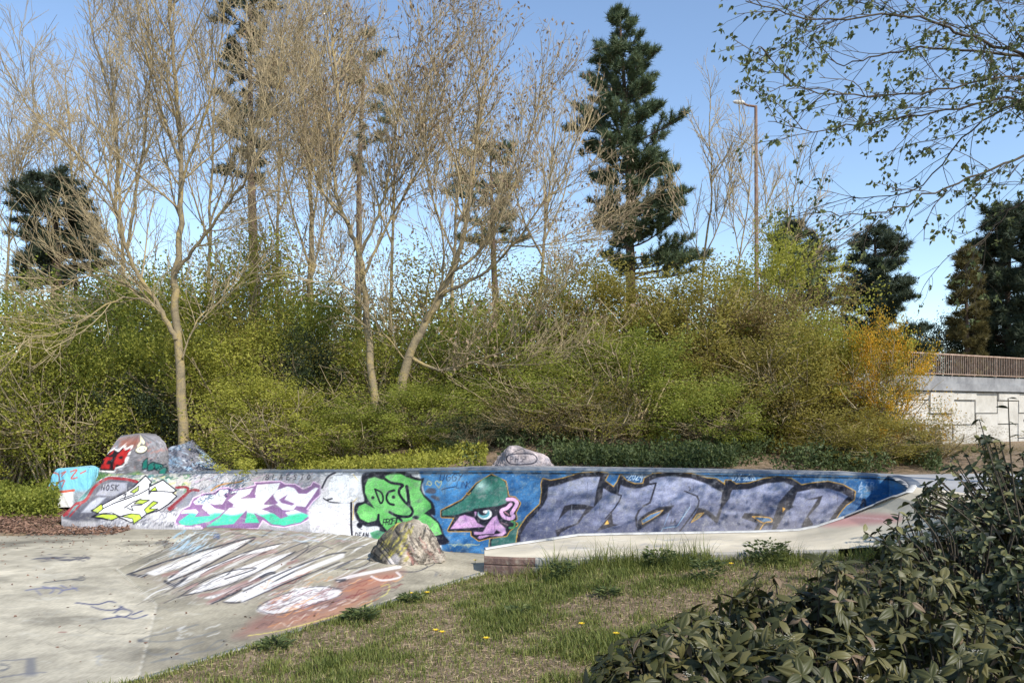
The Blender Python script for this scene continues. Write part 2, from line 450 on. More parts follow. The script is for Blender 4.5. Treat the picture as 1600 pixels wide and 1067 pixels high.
# ---- painted concrete floor: flat slab, hip bank, bowl floor
RIDGE = np.array([(-3.68, 9.2, .30), (-2.7, 9.25, .30), (-1.75, 8.95, .28), (-1.14, 8.57, .24)])
TOE = np.array([(-4.45, 10.9, 0), (-4.34, 8.4, 0), (-3.18, 6.88, 0), (-2.44, 5.0, 0)])
LOWE = np.array([(-2.46, 4.92, 0), (-0.28, 7.92, .08)])
FOOT = np.stack([xb, yb, zb_ - .0], 1)[::12]
RFL = np.array([(-0.28, 7.92, .08), (0.3, 8.3, .03), (4.4, 8.7, 0)])
BANKPOLY = np.array([(-4.45, 10.9), (-4.34, 8.4), (-3.18, 6.88), (-2.44, 5.0), (-2.2, 4.4), (6, 4.4), (6, 12.5), (-4.6, 12.5)])
def inside(X, Y, P):
    ins = np.zeros(X.shape, bool); N = len(P)
    for i in range(N):
        a = P[i]; b = P[(i + 1) % N]
        if a[1] == b[1]: continue
        ins ^= ((a[1] > Y) != (b[1] > Y)) & (X < (b[0] - a[0]) * (Y - a[1]) / (b[1] - a[1]) + a[0])
    return ins
def near_z(X, Y, L):
    bd = np.full(X.shape, 1e9); bz = np.zeros(X.shape)
    for i in range(len(L) - 1):
        a = L[i]; e = L[i + 1] - a
        t = np.clip(((X - a[0]) * e[0] + (Y - a[1]) * e[1]) / (e[0] ** 2 + e[1] ** 2), 0, 1)
        d = np.hypot(X - a[0] - t * e[0], Y - a[1] - t * e[1])
        m = d < bd
        bd = np.where(m, d, bd); bz = np.where(m, a[2] + t * e[2], bz)
    return bd, bz
def conc_z(X, Y):
    num = 0; den = 0
    for L in (RIDGE, TOE, LOWE, FOOT, RFL):
        d, z = near_z(X, Y, L)
        w = 1 / (d + 0.015) ** 1.35
        num = num + w * z; den = den + w
    z = num / den
    return np.where(inside(X, Y, BANKPOLY), z, 0.0)
cx = np.concatenate([np.arange(-9.5, -5.2, .05), np.arange(-5.2, 0.2, .0125), np.arange(0.2, 5.2, .08)])
cy = np.concatenate([np.arange(3.6, 4.8, .06), np.arange(4.8, 11.6, .025)])
CX, CY = np.meshgrid(cx, cy, indexing='ij')
CZ = conc_z(CX, CY)
td, _ = near_z(CX, CY, TOE)
CZ = CZ - 0.006 * (td < 0.016) + 0.006 * (fbm(CX * .8, CY * .8, 21) - .5)
keep = (edge_dist(CX, CY) < 0.06) | (CY > np.interp(CX, [-.3, 0.4, 5.5], [7.86, 8.0, 8.0]))
yfoot = np.interp(CX, xb, yb)
keep &= (CY < yfoot + 0.06) & ((CX > -5.6) | (CY < 10.85 + 0.25 * (fbm(CX * 1.5, CX * 0, 5) - .5)))
keep &= CX < 4.55
# the slab's own colour and everything sprayed on it
SU = 800 + FPX * CX / CY; SV = HOR + FPX * (CAMZ - CZ) / CY
P = Paint(SU, SV, (197, 188, 167))
nz = fbm(CX * 2.0, CY * 3.5, 31).ravel(); nz2 = fbm(CX * 9, CY * 9, 32).ravel()
P.c *= (0.80 + 0.30 * nz + 0.20 * (nz2 - .5) + .12 * (np.random.default_rng(2).random(len(nz)) - .5) - .16 * sstep(.62, .75, fbm(CX * 1.1 + 3, CY * 2.2, 35).ravel()))[:, None]
onbank = inside(CX, CY, BANKPOLY).ravel()
P.c[onbank] *= np.array([.90, .895, .88])
P.c *= (1 - .14 * sstep(.5, .7, fbm(CX * .55 + 9, CY * .9, 38).ravel()))[:, None] * .97
K = (52, 52, 60)
P.line([(183, 888), (245, 945), (215, 1062)], 1.6, (214, 208, 192), .8, smooth=False)
P.line([(230, 903), (248, 897), (262, 893)], 1.2, (214, 208, 192), .6)
# hip bank: long pointed white letters with black edges
z1 = Z(180, 820, 5.3333)
P.scribble(262, 836, 330, 880, 60, [(190, 215, 230), (225, 230, 232), (150, 190, 215)], 1.6, 3, -.75, 22)
P.fill(z1((110, 410), (250, 350), (560, 250), (850, 165), (1150, 100), (1560, 60), (1600, 330), (1600, 480), (1300, 600), (980, 660), (750, 650), (540, 600), (420, 520)), (150, 138, 124), 6, .55)
for poly in ([(250, 400), (700, 240), (1130, 112), (1000, 205), (760, 320), (560, 420), (440, 470), (440, 430), (700, 300), (330, 420)],
             [(480, 520), (600, 430), (830, 330), (1100, 225), (1390, 155), (1330, 195), (1050, 270), (830, 350), (690, 430), (560, 510)],
             [(600, 580), (740, 480), (950, 385), (1250, 280), (1490, 222), (1380, 290), (1150, 405), (940, 490), (760, 545)],
             [(740, 610), (930, 520), (1100, 470), (1300, 350), (1440, 310), (1300, 400), (1150, 490), (950, 570), (800, 615)],
             [(910, 635), (1100, 530), (1300, 415), (1550, 325), (1500, 385), (1250, 520), (1010, 640)],
             [(1270, 500), (1420, 420), (1600, 360), (1600, 400), (1400, 480), (1250, 540)]):
    P.fill(z1(*poly), (236, 232, 228), 1.2, .95)
for a, w in (([(100, 412), (400, 310), (700, 220), (1150, 102), (1060, 175), (900, 262), (700, 370), (460, 465)], 2.4), ([(700, 432), (800, 365), (1050, 265), (1250, 225)], 2.2),
             ([(480, 525), (620, 420), (860, 320), (1120, 215), (1400, 150)], 1.6), ([(520, 605), (740, 465), (950, 385), (1170, 355), (1100, 390), (910, 450)], 1.8),
             ([(560, 590), (900, 510), (1160, 402), (1380, 285), (1500, 220)], 1.8), ([(800, 650), (1000, 560), (1240, 420), (1330, 395)], 4.5), ([(900, 640), (1050, 640), (1300, 530), (1600, 410)], 2.0),
             ([(1340, 465), (1460, 400), (1570, 330)], 3.0), ([(930, 415), (985, 360)], 2), ([(450, 440), (600, 340), (710, 290)], 2.4), ([(415, 470), (500, 500), (590, 435)], 5), ([(130, 412), (220, 425), (260, 410)], 4)):
    P.line(z1(*a), w, K, .88)
for a in ([(720, 420), (1000, 290), (1340, 215)], [(700, 590), (900, 550), (1100, 470)], [(770, 650), (1000, 540), (1200, 450)], [(590, 530), (680, 490)], [(400, 420), (520, 390)], [(1440, 320), (1520, 295)]):
    P.line(z1(*a), 5, (158, 120, 112), .75, soft=2)
P.scribble(225, 842, 500, 945, 300, [(62, 60, 64), (150, 128, 118), (238, 234, 230), (120, 112, 106)], .9, 15, -.42, 26, .5)
rs = random.Random(23)
for k in range(150):
    x = rs.uniform(205, 560); y = 905 - (x - 205) * .13 + rs.uniform(-45, 45); l = rs.uniform(20, 75)
    P.line([(x, y), (x + l * .5, y - l * .24 + rs.gauss(0, 2)), (x + l, y - l * .46)], rs.uniform(.7, 1.8), rs.choice([(70, 68, 72), (232, 229, 225), (150, 138, 128), (205, 200, 192)]), rs.uniform(.3, .75))
P.text(334, 834, 7, 'OB', 1.2, (60, 80, 120))
z2 = Z(380, 820, 4.0)
for a, w in (([(0, 470), (200, 370), (420, 270), (620, 190)], 7), ([(60, 430), (330, 300), (520, 230)], 3.5), ([(0, 400), (250, 310), (500, 190)], 3)):
    P.line(z2(*a), w, (228, 224, 220), .85, soft=2)
for a, w in (([(0, 415), (260, 290), (520, 190), (640, 170)], 2.4), ([(0, 480), (300, 350), (600, 230)], 1.6), ([(200, 180), (380, 110), (400, 150), (300, 220)], 1.6), ([(400, 170), (480, 130), (560, 150)], 1.4), ([(590, 260), (700, 215), (790, 220), (740, 260), (620, 280)], 1.4), ([(1000, 205), (1100, 225), (1150, 260), (1080, 290), (980, 290)], 1.5), ([(1040, 200), (1160, 205), (1195, 240), (1120, 275)], 1.2), ([(640, 150), (760, 130)], 1.2)):
    P.line(z2(*a), w, K, .7)
P.fill(z2((0, 650), (100, 575), (350, 500), (560, 400), (600, 340), (850, 290), (1000, 285), (960, 330), (900, 380), (760, 480), (500, 590), (250, 650), (40, 690), (-60, 700)), (146, 96, 88), 8, .6, True)
P.fill(z2((180, 640), (300, 590), (520, 540), (640, 480), (760, 440), (760, 470), (600, 560), (400, 610)), (206, 146, 104), 8, .5, True)
P.fill(z2((640, 400), (760, 340), (930, 300), (960, 320), (840, 380), (700, 430)), (196, 126, 92), 6, .45, True)
P.fill(z2((90, 520), (230, 440), (450, 385), (600, 400), (600, 440), (420, 500), (220, 555), (120, 550)), (232, 226, 224), 2, .9, True)
P.line(z2((90, 520), (230, 440), (450, 385), (600, 400), (600, 440), (420, 500), (220, 555)), 1.5, K, .7, closed=True)
P.scribble(405, 920, 530, 955, 110, [(90, 80, 84), (150, 110, 110), (245, 240, 240)], 1.1, 5, -.35, 26)
P.scribble(400, 900, 620, 990, 150, [(120, 60, 58), (226, 150, 90), (90, 70, 70), (220, 205, 190)], 1.2, 6, -.4, 34, .6)
P.line(z2((590, 345), (720, 310), (980, 260)), 5, (236, 230, 226), .8)
P.line(z2((800, 320), (870, 345), (980, 325), (960, 295)), 3, (230, 224, 220), .8)
P.line(z2((30, 690), (200, 665), (420, 610), (760, 510), (800, 470)), 1.4, (226, 214, 110), .7)
P.line(z2((860, 450), (905, 420), (910, 370), (860, 385)), 1.3, (226, 214, 110), .7)
P.text(678, 893, 8, 'RCI', 1.4, (120, 118, 116), .6, 1.8, .7, -1.5)
P.line(z2((580, 345), (640, 340), (600, 355)), 2.5, K, .8)
# tags on the flat slab
B = (72, 76, 108)
P.scribble(55, 868, 135, 876, 16, [(70, 70, 84)], 1.5, 8, 0.0, 26)
P.line([(52, 873), (80, 871), (100, 875), (136, 871)], 2.2, (84, 84, 92), .8)
P.line([(68, 910), (100, 906), (128, 903)], 1.6, (90, 90, 92), .8); P.line([(112, 905), (130, 906), (131, 901), (124, 901)], 1.8, (90, 90, 92), .8)
for a in ([(40, 922), (60, 919), (90, 918)], [(55, 920), (64, 929)], [(66, 916), (84, 920), (78, 927)], [(84, 917), (98, 921), (92, 927)], [(95, 914), (104, 918)], [(96, 922), (120, 918)], [(112, 916), (121, 922)]):
    P.line(a, 2.0, (112, 114, 142), .85)
for a in ([(118, 941), (150, 944), (170, 939), (180, 941)], [(143, 947), (160, 952), (180, 952), (192, 947)], [(178, 957), (190, 951), (206, 955), (196, 963), (182, 961)], [(160, 967), (190, 963), (210, 966), (230, 960)], [(206, 960), (222, 954)], [(186, 946), (196, 951)]):
    P.line(a, 2.0, B, .85)
P.line([(92, 987), (104, 987)], 2, (130, 80, 76), .7)
P.line([(0, 1037), (14, 1040), (8, 1046), (0, 1047)], 2.5, (96, 98, 104), .8); P.line([(0, 1032), (30, 1030), (55, 1028)], 2, (110, 110, 114), .7)
P.line([(0, 1058), (40, 1052), (72, 1050)], 2.5, (110, 110, 116), .7); P.fill([(41, 1029), (55, 1028), (57, 1055), (38, 1056)], (112, 112, 116), 3, .8)
P.line([(150, 1026), (158, 1024), (152, 1034), (158, 1038)], 2, (140, 146, 158), .6)
for a in ([(218, 1000), (232, 994), (262, 988), (310, 975)], [(218, 1000), (250, 1002), (300, 996), (340, 985)], [(226, 1016), (240, 1022), (262, 1019), (258, 1012), (276, 1016), (290, 1010), (318, 1002)], [(250, 1030), (300, 1020), (340, 1012), (352, 1000), (338, 1002), (322, 1016)], [(236, 1034), (276, 1028), (300, 1030)]):
    P.line(a, 2.4, (118, 118, 116), .65)
P.scribble(240, 980, 330, 1000, 10, [(215, 212, 205)], 1.8, 9, -.35, 24, .7)
P.line([(222, 1001), (216, 1000)], 5, (96, 96, 98), .8, smooth=False)
P.scribble(300, 826, 560, 850, 60, [(90, 86, 84), (214, 210, 205), (170, 190, 205), (160, 130, 130)], 1.2, 10, .06, 40, .6)
P.line([(360, 827), (380, 825.5), (400, 826)], 2, (120, 66, 66), .7)
P.scribble(230, 845, 260, 850, 5, [(96, 94, 92)], 2, 11, 0, 24)
P.scribble(0, 840, 300, 1060, 60, [(210, 206, 192), (150, 146, 136)], 2.2, 12, .02, 50, .35)
rc = random.Random(17)
for x, y, l in ((20, 860, 90), (120, 985, 120), (40, 1000, 70), (300, 905, 60), (620, 885, 80), (180, 850, 60), (340, 1000, 70)):
    pts = [(x, y)]
    for k in range(14):
        x += l / 14; y += rc.gauss(.4, 2.2); pts.append((x, y))
    P.line(pts, .8, (104, 98, 88), .6, smooth=False)
idx = np.full(CX.shape, -1); kk = np.zeros(CX.shape, bool)
f = grid_faces(len(cx), len(cy))
kf = keep.ravel()
f = f[kf[f].all(1)]
used = np.unique(f); rem = np.full(CX.size, -1); rem[used] = np.arange(len(used))
VV = np.stack([CX, CY, CZ], -1).reshape(-1, 3)[used]
floor = add('skatepark_pavement', mk_mesh('skatepark_pavement', VV, rem[f], True, colors=s2l(P.c[used])), M_slab, kind='structure')
# kerb edge between pavement and lawn
t = np.linspace(-.35, 1, 60)[:, None]
e2 = EDGE0 + (EDGE1 - EDGE0) * t
ez = np.clip(t[:, 0], 0, 1) * .08
prof = [(-.01, -.2), (-.01, .008), (.05, .010), (.06, .0), (.06, -.2)]
EV = np.stack([np.stack([e2[:, 0] + enor[0] * (a + .02 * (vnoise(t[:, 0] * 40, t[:, 0] * 0, 4) - .5)), e2[:, 1] + enor[1] * a, ez + h], 1) for a, h in prof], 1)
add('lawn_kerb', mk_mesh('lawn_kerb', EV.reshape(-1, 3), grid_faces(60, 5)[:, ::-1], True), M_conc, label='pale concrete kerb strip between the pavement and the lawn', cat='kerb')

# ---- graffiti wall
nu, nv = 1180, 132
us = np.concatenate([np.linspace(96, 1390, nu - 30)])
xb1, yb1, zb1, xr1, yr1, zr1 = wall_at(us)
# the wall turns towards the camera at its far end
ek = np.linspace(0, 1, 31)[1:]
ex_r = np.stack([xr1[-1] + (AI3[-2, 0] - .02 - xr1[-1]) * ek ** 1.5, yr1[-1] + (AI3[-2, 1] - yr1[-1]) * ek, np.full(30, zr1[-1])], 1)
xr1 = np.concatenate([xr1, ex_r[:, 0]]); yr1 = np.concatenate([yr1, ex_r[:, 1]]); zr1 = np.concatenate([zr1, ex_r[:, 2]])
xb1 = np.concatenate([xb1, xb1[-1] + (ex_r[:, 0] - .25 - xb1[-1]) * ek]); yb1 = np.concatenate([yb1, yb1[-1] + (ex_r[:, 1] + .1 - yb1[-1]) * ek]); zb1 = np.concatenate([zb1, np.zeros(30)])
tv = np.linspace(0, 1, nv)[None, :]
WUc = np.concatenate([us, np.full(30, 1400.0)])
cur = tv ** 1.7 * .75 + tv * .25       # concave transition: leans back at the foot, steep at the rim
dep = 1 - (1 - tv) ** 1.9
WX = xb1[:, None] + (xr1 - xb1)[:, None] * dep
WY = yb1[:, None] + (yr1 - yb1)[:, None] * dep
WZ = zb1[:, None] + (zr1 - zb1)[:, None] * (tv * .9 + .1 * tv ** 2) - .02 * (1 - tv) - (.16 * sstep(420, 300, WUc))[:, None] * np.clip(1 - tv * 12, 0, 1)
WU = 800 + FPX * WX / WY; WV = HOR + FPX * (CAMZ - WZ) / WY
P = Paint(WU, WV, (186, 182, 184))
n1 = fbm(WU / 26, WV / 15, 41).ravel(); n2 = fbm(WU / 7, WV / 6, 42).ravel()
WH = (244, 243, 242); BK = (26, 24, 34)
# pale scribbled left half
P.c *= (0.82 + .3 * n1)[:, None]
P.scribble(235, 738, 520, 790, 480, [(120, 124, 140), (230, 228, 232), (200, 160, 190), (150, 175, 200), (80, 80, 92), (226, 218, 222)], 1.1, 21, -.45, 16, .75)
P.scribble(150, 795, 290, 824, 160, [(240, 240, 240), (70, 70, 80), (150, 150, 160)], 1.2, 22, -.6, 14, .85)
P.fill([(150, 738), (300, 738), (300, 770), (268, 775), (240, 764), (190, 758), (160, 764), (150, 780)], (206, 204, 190), 3, .7)
P.scribble(150, 742, 290, 770, 80, [(70, 130, 80), (226, 214, 150), (60, 120, 120), (235, 235, 225), (40, 90, 80)], 2.0, 23, -.2, 16, .8)
P.fill([(96, 808), (120, 780), (142, 752), (156, 740), (168, 738), (150, 775), (128, 800)], (96, 142, 140), 3, .9)
P.scribble(100, 760, 150, 806, 40, [(60, 90, 96), (140, 180, 175), (90, 90, 100)], 1.6, 24, -1.0, 16, .7)
P.line([(162, 740), (154, 757), (148, 770), (130, 788), (116, 797)], 2.2, (235, 235, 230), .9)
z3 = Z(70, 670, 6.667)
P.fill(z3((190, 930), (300, 840), (420, 740), (520, 610), (620, 520), (760, 500), (950, 540), (1000, 600), (800, 800), (560, 960), (300, 960)), (84, 84, 94), 2, .97)
P.line(z3((200, 900), (300, 790), (420, 745), (520, 600), (640, 520), (760, 515), (860, 525), (960, 550)), 4.5, (146, 40, 46), .95)
P.line(z3((230, 900), (310, 790), (380, 770), (330, 830), (260, 910)), 2.4, (150, 50, 54), .9)
P.fill(z3((530, 690), (610, 580), (700, 550), (860, 560), (840, 640), (720, 700)), (160, 160, 170), 1.5, .95)
P.fill(z3((380, 870), (480, 760), (560, 710), (640, 710), (560, 790), (480, 870)), (166, 168, 176), 1.5, .95)
P.text(158, 757, 9, 'NOSK', 1.2, BK, .3, .8)
P.line(z3((1370, 610), (1490, 615), (1440, 740), (1300, 840)), 4, (140, 44, 50), .95); P.fill(z3((1370, 640), (1460, 640), (1400, 720), (1370, 690)), (150, 152, 160), 1.5, .9)
P.fill(z3((1340, 810), (1520, 650), (1600, 660), (1480, 830), (1400, 820)), (130, 132, 142), 2, .9); P.line(z3((1290, 830), (1400, 740), (1520, 640), (1600, 640)), 4, (132, 40, 46), .9)
# white and lime letters
LIME = (186, 208, 70)
main = z3((600, 790), (830, 665), (930, 600), (1050, 485), (1110, 550), (1090, 600), (1230, 530), (1370, 640), (1330, 665), (1375, 700), (1290, 780), (1200, 840), (1060, 885), (930, 985), (770, 915), (690, 950), (490, 915), (560, 880), (485, 850))
P.fill(main, WH, .8); P.line(main, 2.0, BK, smooth=False, closed=True)
for poly in ([(490, 850), (590, 780), (610, 830), (550, 875)], [(500, 915), (600, 885), (740, 890), (765, 920), (690, 950), (600, 925)], [(800, 910), (900, 880), (990, 890), (1010, 930), (925, 985), (915, 935)], [(890, 655), (980, 590), (975, 640), (930, 668)], [(1035, 840), (1130, 750), (1180, 765), (1090, 830), (1180, 830), (1060, 882)], [(1090, 650), (1150, 600), (1170, 640)], [(930, 780), (980, 735), (1090, 740), (1020, 780)]):
    P.fill(z3(*poly), LIME, .8); P.line(z3(*poly), 1.3, BK, smooth=False, closed=True)
for a in ([(600, 830), (750, 760), (980, 680), (1090, 620)], [(820, 690), (850, 670), (830, 720)], [(830, 820), (920, 760), (1000, 730)], [(860, 820), (920, 850), (900, 800), (1010, 790)], [(1090, 570), (1085, 680), (1110, 650)], [(540, 885), (700, 870), (780, 910), (900, 880)], [(1110, 650), (1240, 650), (1340, 660)], [(780, 730), (930, 680)], [(700, 780), (900, 710)]):
    P.line(z3(*a), 1.5, BK, smooth=False)
# purple / white / turquoise letters
z4 = Z(260, 720, 5.714)
P.line([(330, 766), (345, 757), (372, 753), (380, 750)], 2, (196, 130, 50), .9)
PUR = (140, 104, 146)
sil = z4((85, 565), (75, 530), (140, 430), (205, 400), (240, 330), (330, 290), (420, 280), (480, 240), (560, 235), (600, 255), (700, 240), (795, 215), (785, 190), (900, 182), (1020, 180), (1060, 205), (1150, 205), (1220, 250), (1290, 220), (1310, 185), (1445, 240), (1400, 280), (1310, 360), (1255, 430), (1315, 450), (1310, 500), (1200, 560), (1050, 592), (930, 575), (860, 530), (820, 600), (500, 620), (340, 620), (300, 580), (200, 592))
P.fill(sil, PUR, .8); P.line(sil, 1.7, (240, 205, 232), smooth=False, closed=True)
def grad(x, y):
    t = np.clip((y - (800 + 1.5 * np.sin(x / 7))) / 5, 0, 1)[:, None]
    return (1 - t) * np.array(WH) + t * np.array((74, 206, 158))
for poly in ([(240, 365), (300, 315), (380, 300), (440, 300), (480, 255), (545, 252), (560, 275), (510, 305), (535, 330), (500, 385), (430, 390), (380, 375), (430, 420), (520, 440), (470, 490), (380, 540), (200, 575), (125, 565), (110, 540), (215, 465), (130, 470), (150, 440), (260, 430), (285, 455), (250, 500), (400, 490), (320, 420), (330, 390), (260, 388)],
             [(550, 350), (640, 280), (570, 290), (580, 272), (680, 255), (775, 240), (740, 295), (660, 335), (800, 328), (790, 300), (810, 212), (1015, 195), (990, 260), (870, 390), (960, 388), (850, 430), (960, 470), (1020, 515), (1090, 490), (1060, 460), (1150, 435), (1275, 485), (1200, 545), (1050, 575), (940, 562), (870, 505), (780, 460), (830, 550), (680, 552), (720, 430), (600, 560), (360, 585), (480, 500), (560, 420), (690, 400), (590, 410), (600, 385)],
             [(940, 325), (980, 262), (1080, 225), (1140, 240), (1180, 290), (1250, 292), (1330, 235), (1358, 240), (1240, 410), (1160, 400), (1130, 440), (1040, 435), (975, 385), (1000, 372)]):
    P.fill(z4(*poly), grad, .8)
for poly in ([(1005, 345), (1080, 300), (1055, 345), (1150, 380), (1120, 398), (1030, 375)], [(665, 335), (760, 300), (800, 300), (790, 330)], [(870, 380), (950, 300), (985, 370), (900, 392)], [(680, 550), (700, 470), (725, 440), (700, 550)]):
    P.fill(z4(*poly), PUR, .8)
P.text(415, 741, 8, 'BLAESTO', 1.1, (44, 42, 50), .3, 1.35)
# white blanked patches
P.fill([(500, 736), (560, 736), (556, 845), (490, 838), (480, 800), (500, 775)], (226, 222, 220), 2, .9)
P.fill([(488, 790), (548, 785), (550, 842), (484, 836)], (238, 236, 236), 1.5, 1); P.scribble(484, 795, 546, 838, 60, [(205, 196, 190), (250, 250, 250), (215, 200, 205)], 2.2, 27, -.2, 12, .7)
P.line([(503, 762), (512, 745), (524, 738)], 3, BK, .8); P.line([(505, 778), (516, 784), (530, 785), (548, 785)], 1.8, BK); P.line([(516, 770), (521, 777), (511, 781)], 2.2, BK)
P.disc(539, 762, 26, 24.5, (252, 251, 251)); P.line([(552, 741), (562, 755), (564, 768), (556, 780), (548, 786)], 1.3, (226, 186, 90), .9)
P.line([(549, 785), (548.5, 812), (550, 843)], 3.2, BK, smooth=False); P.line([(552, 787), (552, 800), (551.5, 812)], 1.2, (230, 190, 90), .9)
# blue ground of the right half
def blue(x, y):
    a = fbm(x / 34, y / 24, 51); b2 = fbm(x / 13, y / 11, 55)
    k = np.clip(a * 1.25 + .35 * (b2 - .5) - .1 + .25 * np.clip((760 - x) / 90, 0, 1), 0, 1)[:, None]
    return (1 - k) * np.array((20, 62, 108)) + k * np.array((84, 148, 200))
P.fill([(656, 725), (1470, 725), (1470, 900), (640, 900), (640, 790)], blue, 1.2)
r_ = random.Random(5)
for k in range(90):
    P.disc(r_.uniform(690, 1380), r_.uniform(738, 850), .7, .7, (205, 220, 235), .6, .7)
# green letters
z5 = Z(500, 720, 6.667)
gp = z5((470, 260), (500, 185), (570, 165), (650, 195), (690, 150), (760, 122), (830, 128), (900, 165), (1000, 200), (1055, 205), (1040, 300), (1080, 370), (1150, 440), (1160, 490), (1085, 545), (1150, 580), (1230, 650), (1270, 760), (900, 860), (560, 830), (680, 740), (630, 690), (615, 565), (580, 620), (500, 640), (420, 600), (385, 530), (405, 470), (470, 440), (570, 495), (500, 400), (470, 330))
P.fill([(560, 738), (655, 736), (668, 790), (690, 830), (690, 870), (556, 850), (556, 800)], (232, 230, 228), 1.5)
P.fill(z5((440, 140), (560, 110), (720, 110), (880, 110), (1030, 180), (1085, 180), (1060, 260), (1080, 340), (1180, 440), (1200, 560), (1160, 560), (1240, 640), (1290, 760), (1300, 870), (640, 870), (620, 690), (480, 680), (390, 620), (355, 520), (380, 440), (460, 415), (440, 300)), BK, 1, .98, True)
def grn(x, y):
    a = fbm(x / 14, y / 12, 61)[:, None]
    return (1 - a) * np.array((92, 178, 84)) + a * np.array((160, 240, 140))
P.fill(gp, grn, .8)
P.fill(z5((520, 745), (600, 720), (690, 745), (560, 830)), (96, 170, 120), 1)
for a, w in (([(660, 175), (740, 225), (860, 248), (830, 290), (825, 340), (880, 420), (945, 480), (965, 530), (940, 570), (880, 580), (790, 565), (725, 532)], 4.2), ([(790, 565), (830, 600), (850, 620)], 4), ([(903, 265), (915, 340), (928, 450)], 5), ([(572, 292), (600, 370), (632, 440), (658, 400), (640, 330), (572, 292)], 2.8), ([(772, 305), (715, 325), (692, 385), (720, 440), (768, 455)], 3.6), ([(610, 560), (615, 640), (690, 735)], 4)):
    P.line(z5(*a), w, BK)
for x, y, r in ((550, 381, 2.4), (765, 375, 2.6), (412, 668, 4.6)): P.disc(500 + x / 6.667, 720 + y / 6.667, r, r, BK)
P.disc(649.5, 808, 5.2, 2.8, BK); P.line(z5((412, 700), (440, 715)), 1, BK)
P.text(598, 811, 9, 'PROFIL', 1.3, BK, .3, .52, 1, -.6); P.text(555, 832, 7, 'DEAN', 1.3, BK, .2, .78); P.text(564, 840, 6, 'OUR', 1.2, BK, .2, .85)
P.line(z5((960, 150), (1000, 165), (1025, 150), (1000, 135)), 1.4, WH, .9); P.line([(600, 735.5), (655, 736.5)], 1.5, BK, .8)
# tags, grey fists and hearts on the blue
P.text(687, 740, 11, 'UGGY', 1.2, (24, 36, 66), .3, .85, .9); P.line([(690, 765), (700, 762), (712, 760)], 1.3, (24, 36, 66)); P.text(713, 752, 10, 'LINK', 1.0, (30, 50, 92), .3, .6, .8)
P.fill(z5((1095, 320), (1130, 285), (1190, 285), (1210, 315), (1190, 340), (1120, 335)), (84, 84, 96), 1.2, .95, True); P.fill(z5((1150, 370), (1185, 355), (1240, 385), (1245, 410), (1200, 405)), (84, 84, 96), 1.2, .95, True)
P.line(z5((1110, 250), (1130, 210), (1160, 230), (1150, 255), (1120, 240)), 1.6, (206, 200, 140), .9); P.line(z5((1240, 280), (1200, 230), (1220, 205), (1240, 225), (1262, 210), (1262, 240), (1240, 280)), 1.4, (206, 200, 140), .9)
P.scribble(700, 850, 740, 853, 12, [(190, 190, 150)], 1.5, 31, -.05, 18, .7)
# the capped head
z6 = Z(660, 720, 6.667)
OR = (206, 150, 52)
P.fill(z6((705, 910), (705, 820), (760, 790), (880, 720), (985, 635), (1070, 620), (1010, 700), (985, 800), (1000, 960), (700, 960)), (48, 98, 88), 1); P.line(z6((690, 960), (700, 800)), 1.3, (190, 160, 80)); P.line(z6((712, 960), (712, 830), (760, 795)), 2.4, BK)
capp = z6((205, 520), (300, 480), (420, 410), (500, 335), (570, 240), (640, 180), (720, 152), (800, 165), (860, 220), (885, 300), (890, 385), (870, 440), (780, 470), (620, 490), (440, 535), (340, 565), (205, 570))
head = z6((205, 520), (420, 410), (570, 240), (720, 150), (860, 220), (890, 380), (960, 385), (1010, 440), (960, 540), (975, 600), (920, 620), (980, 660), (900, 720), (870, 770), (700, 790), (590, 820), (520, 770), (520, 720), (275, 722), (350, 580), (205, 575))
P.line(head, 5.5, OR, smooth=False, closed=True); P.fill(head, BK, 1); P.line(head, 3, BK, smooth=False, closed=True)
def capc(x, y):
    cx_, cy_ = 660 + 610 / 6.667, 720 + 260 / 6.667
    k = np.clip(1 - np.hypot((x - cx_) / 20, (y - cy_) / 13), 0, 1)[:, None] + .35 * (fbm(x / 8, y / 7, 71)[:, None] - .45)
    k = np.clip(k, 0, 1)
    return (1 - k) * np.array((52, 110, 94)) + k * np.array((196, 226, 212))
P.fill(capp, capc, .9)
def pink(x, y):
    a = fbm(x / 6, y / 6, 73)[:, None]
    return (1 - a) * np.array((168, 122, 172)) + a * np.array((232, 184, 222))
P.fill(z6((390, 575), (440, 560), (540, 590), (570, 640), (655, 685), (400, 702), (290, 706)), pink, .8)
P.fill(z6((540, 530), (570, 515), (560, 560), (550, 580)), pink, .8)
P.fill(z6((775, 565), (800, 640), (865, 700), (872, 750), (830, 782), (700, 778), (600, 812), (572, 800), (592, 775), (540, 765), (535, 735), (630, 738), (670, 670), (730, 590)), pink, .8)
P.fill(z6((740, 765), (770, 715), (820, 745), (800, 755)), BK, .6); P.line(z6((570, 775), (660, 765), (740, 765)), 1.6, BK)
P.disc(660 + 650 / 6.667, 720 + 552 / 6.667, 11.2, 8.6, WH); P.disc(660 + 640 / 6.667, 720 + 545 / 6.667, 9, 7.2, (84, 160, 172)); P.disc(660 + 632 / 6.667, 720 + 530 / 6.667, 7, 5.4, BK); P.disc(660 + 656 / 6.667, 720 + 525 / 6.667, 3.6, 3.2, WH)
P.fill(z6((520, 500), (780, 470), (720, 500), (560, 530)), BK, .8)
P.line(z6((885, 400), (950, 400), (985, 440), (950, 510), (930, 545), (950, 580), (915, 600), (850, 580), (822, 520), (880, 490), (920, 450)), 5.6, (222, 172, 212)); P.line(z6((860, 530), (900, 560)), 2, (170, 120, 130))
P.line(z6((930, 625), (965, 650), (950, 690), (910, 695)), 3.4, (74, 140, 80)); P.line(z6((820, 640), (890, 665)), 1.5, (150, 110, 120), .8)
P.line(z6((460, 330), (480, 350), (500, 330)), 1.5, OR, .9)
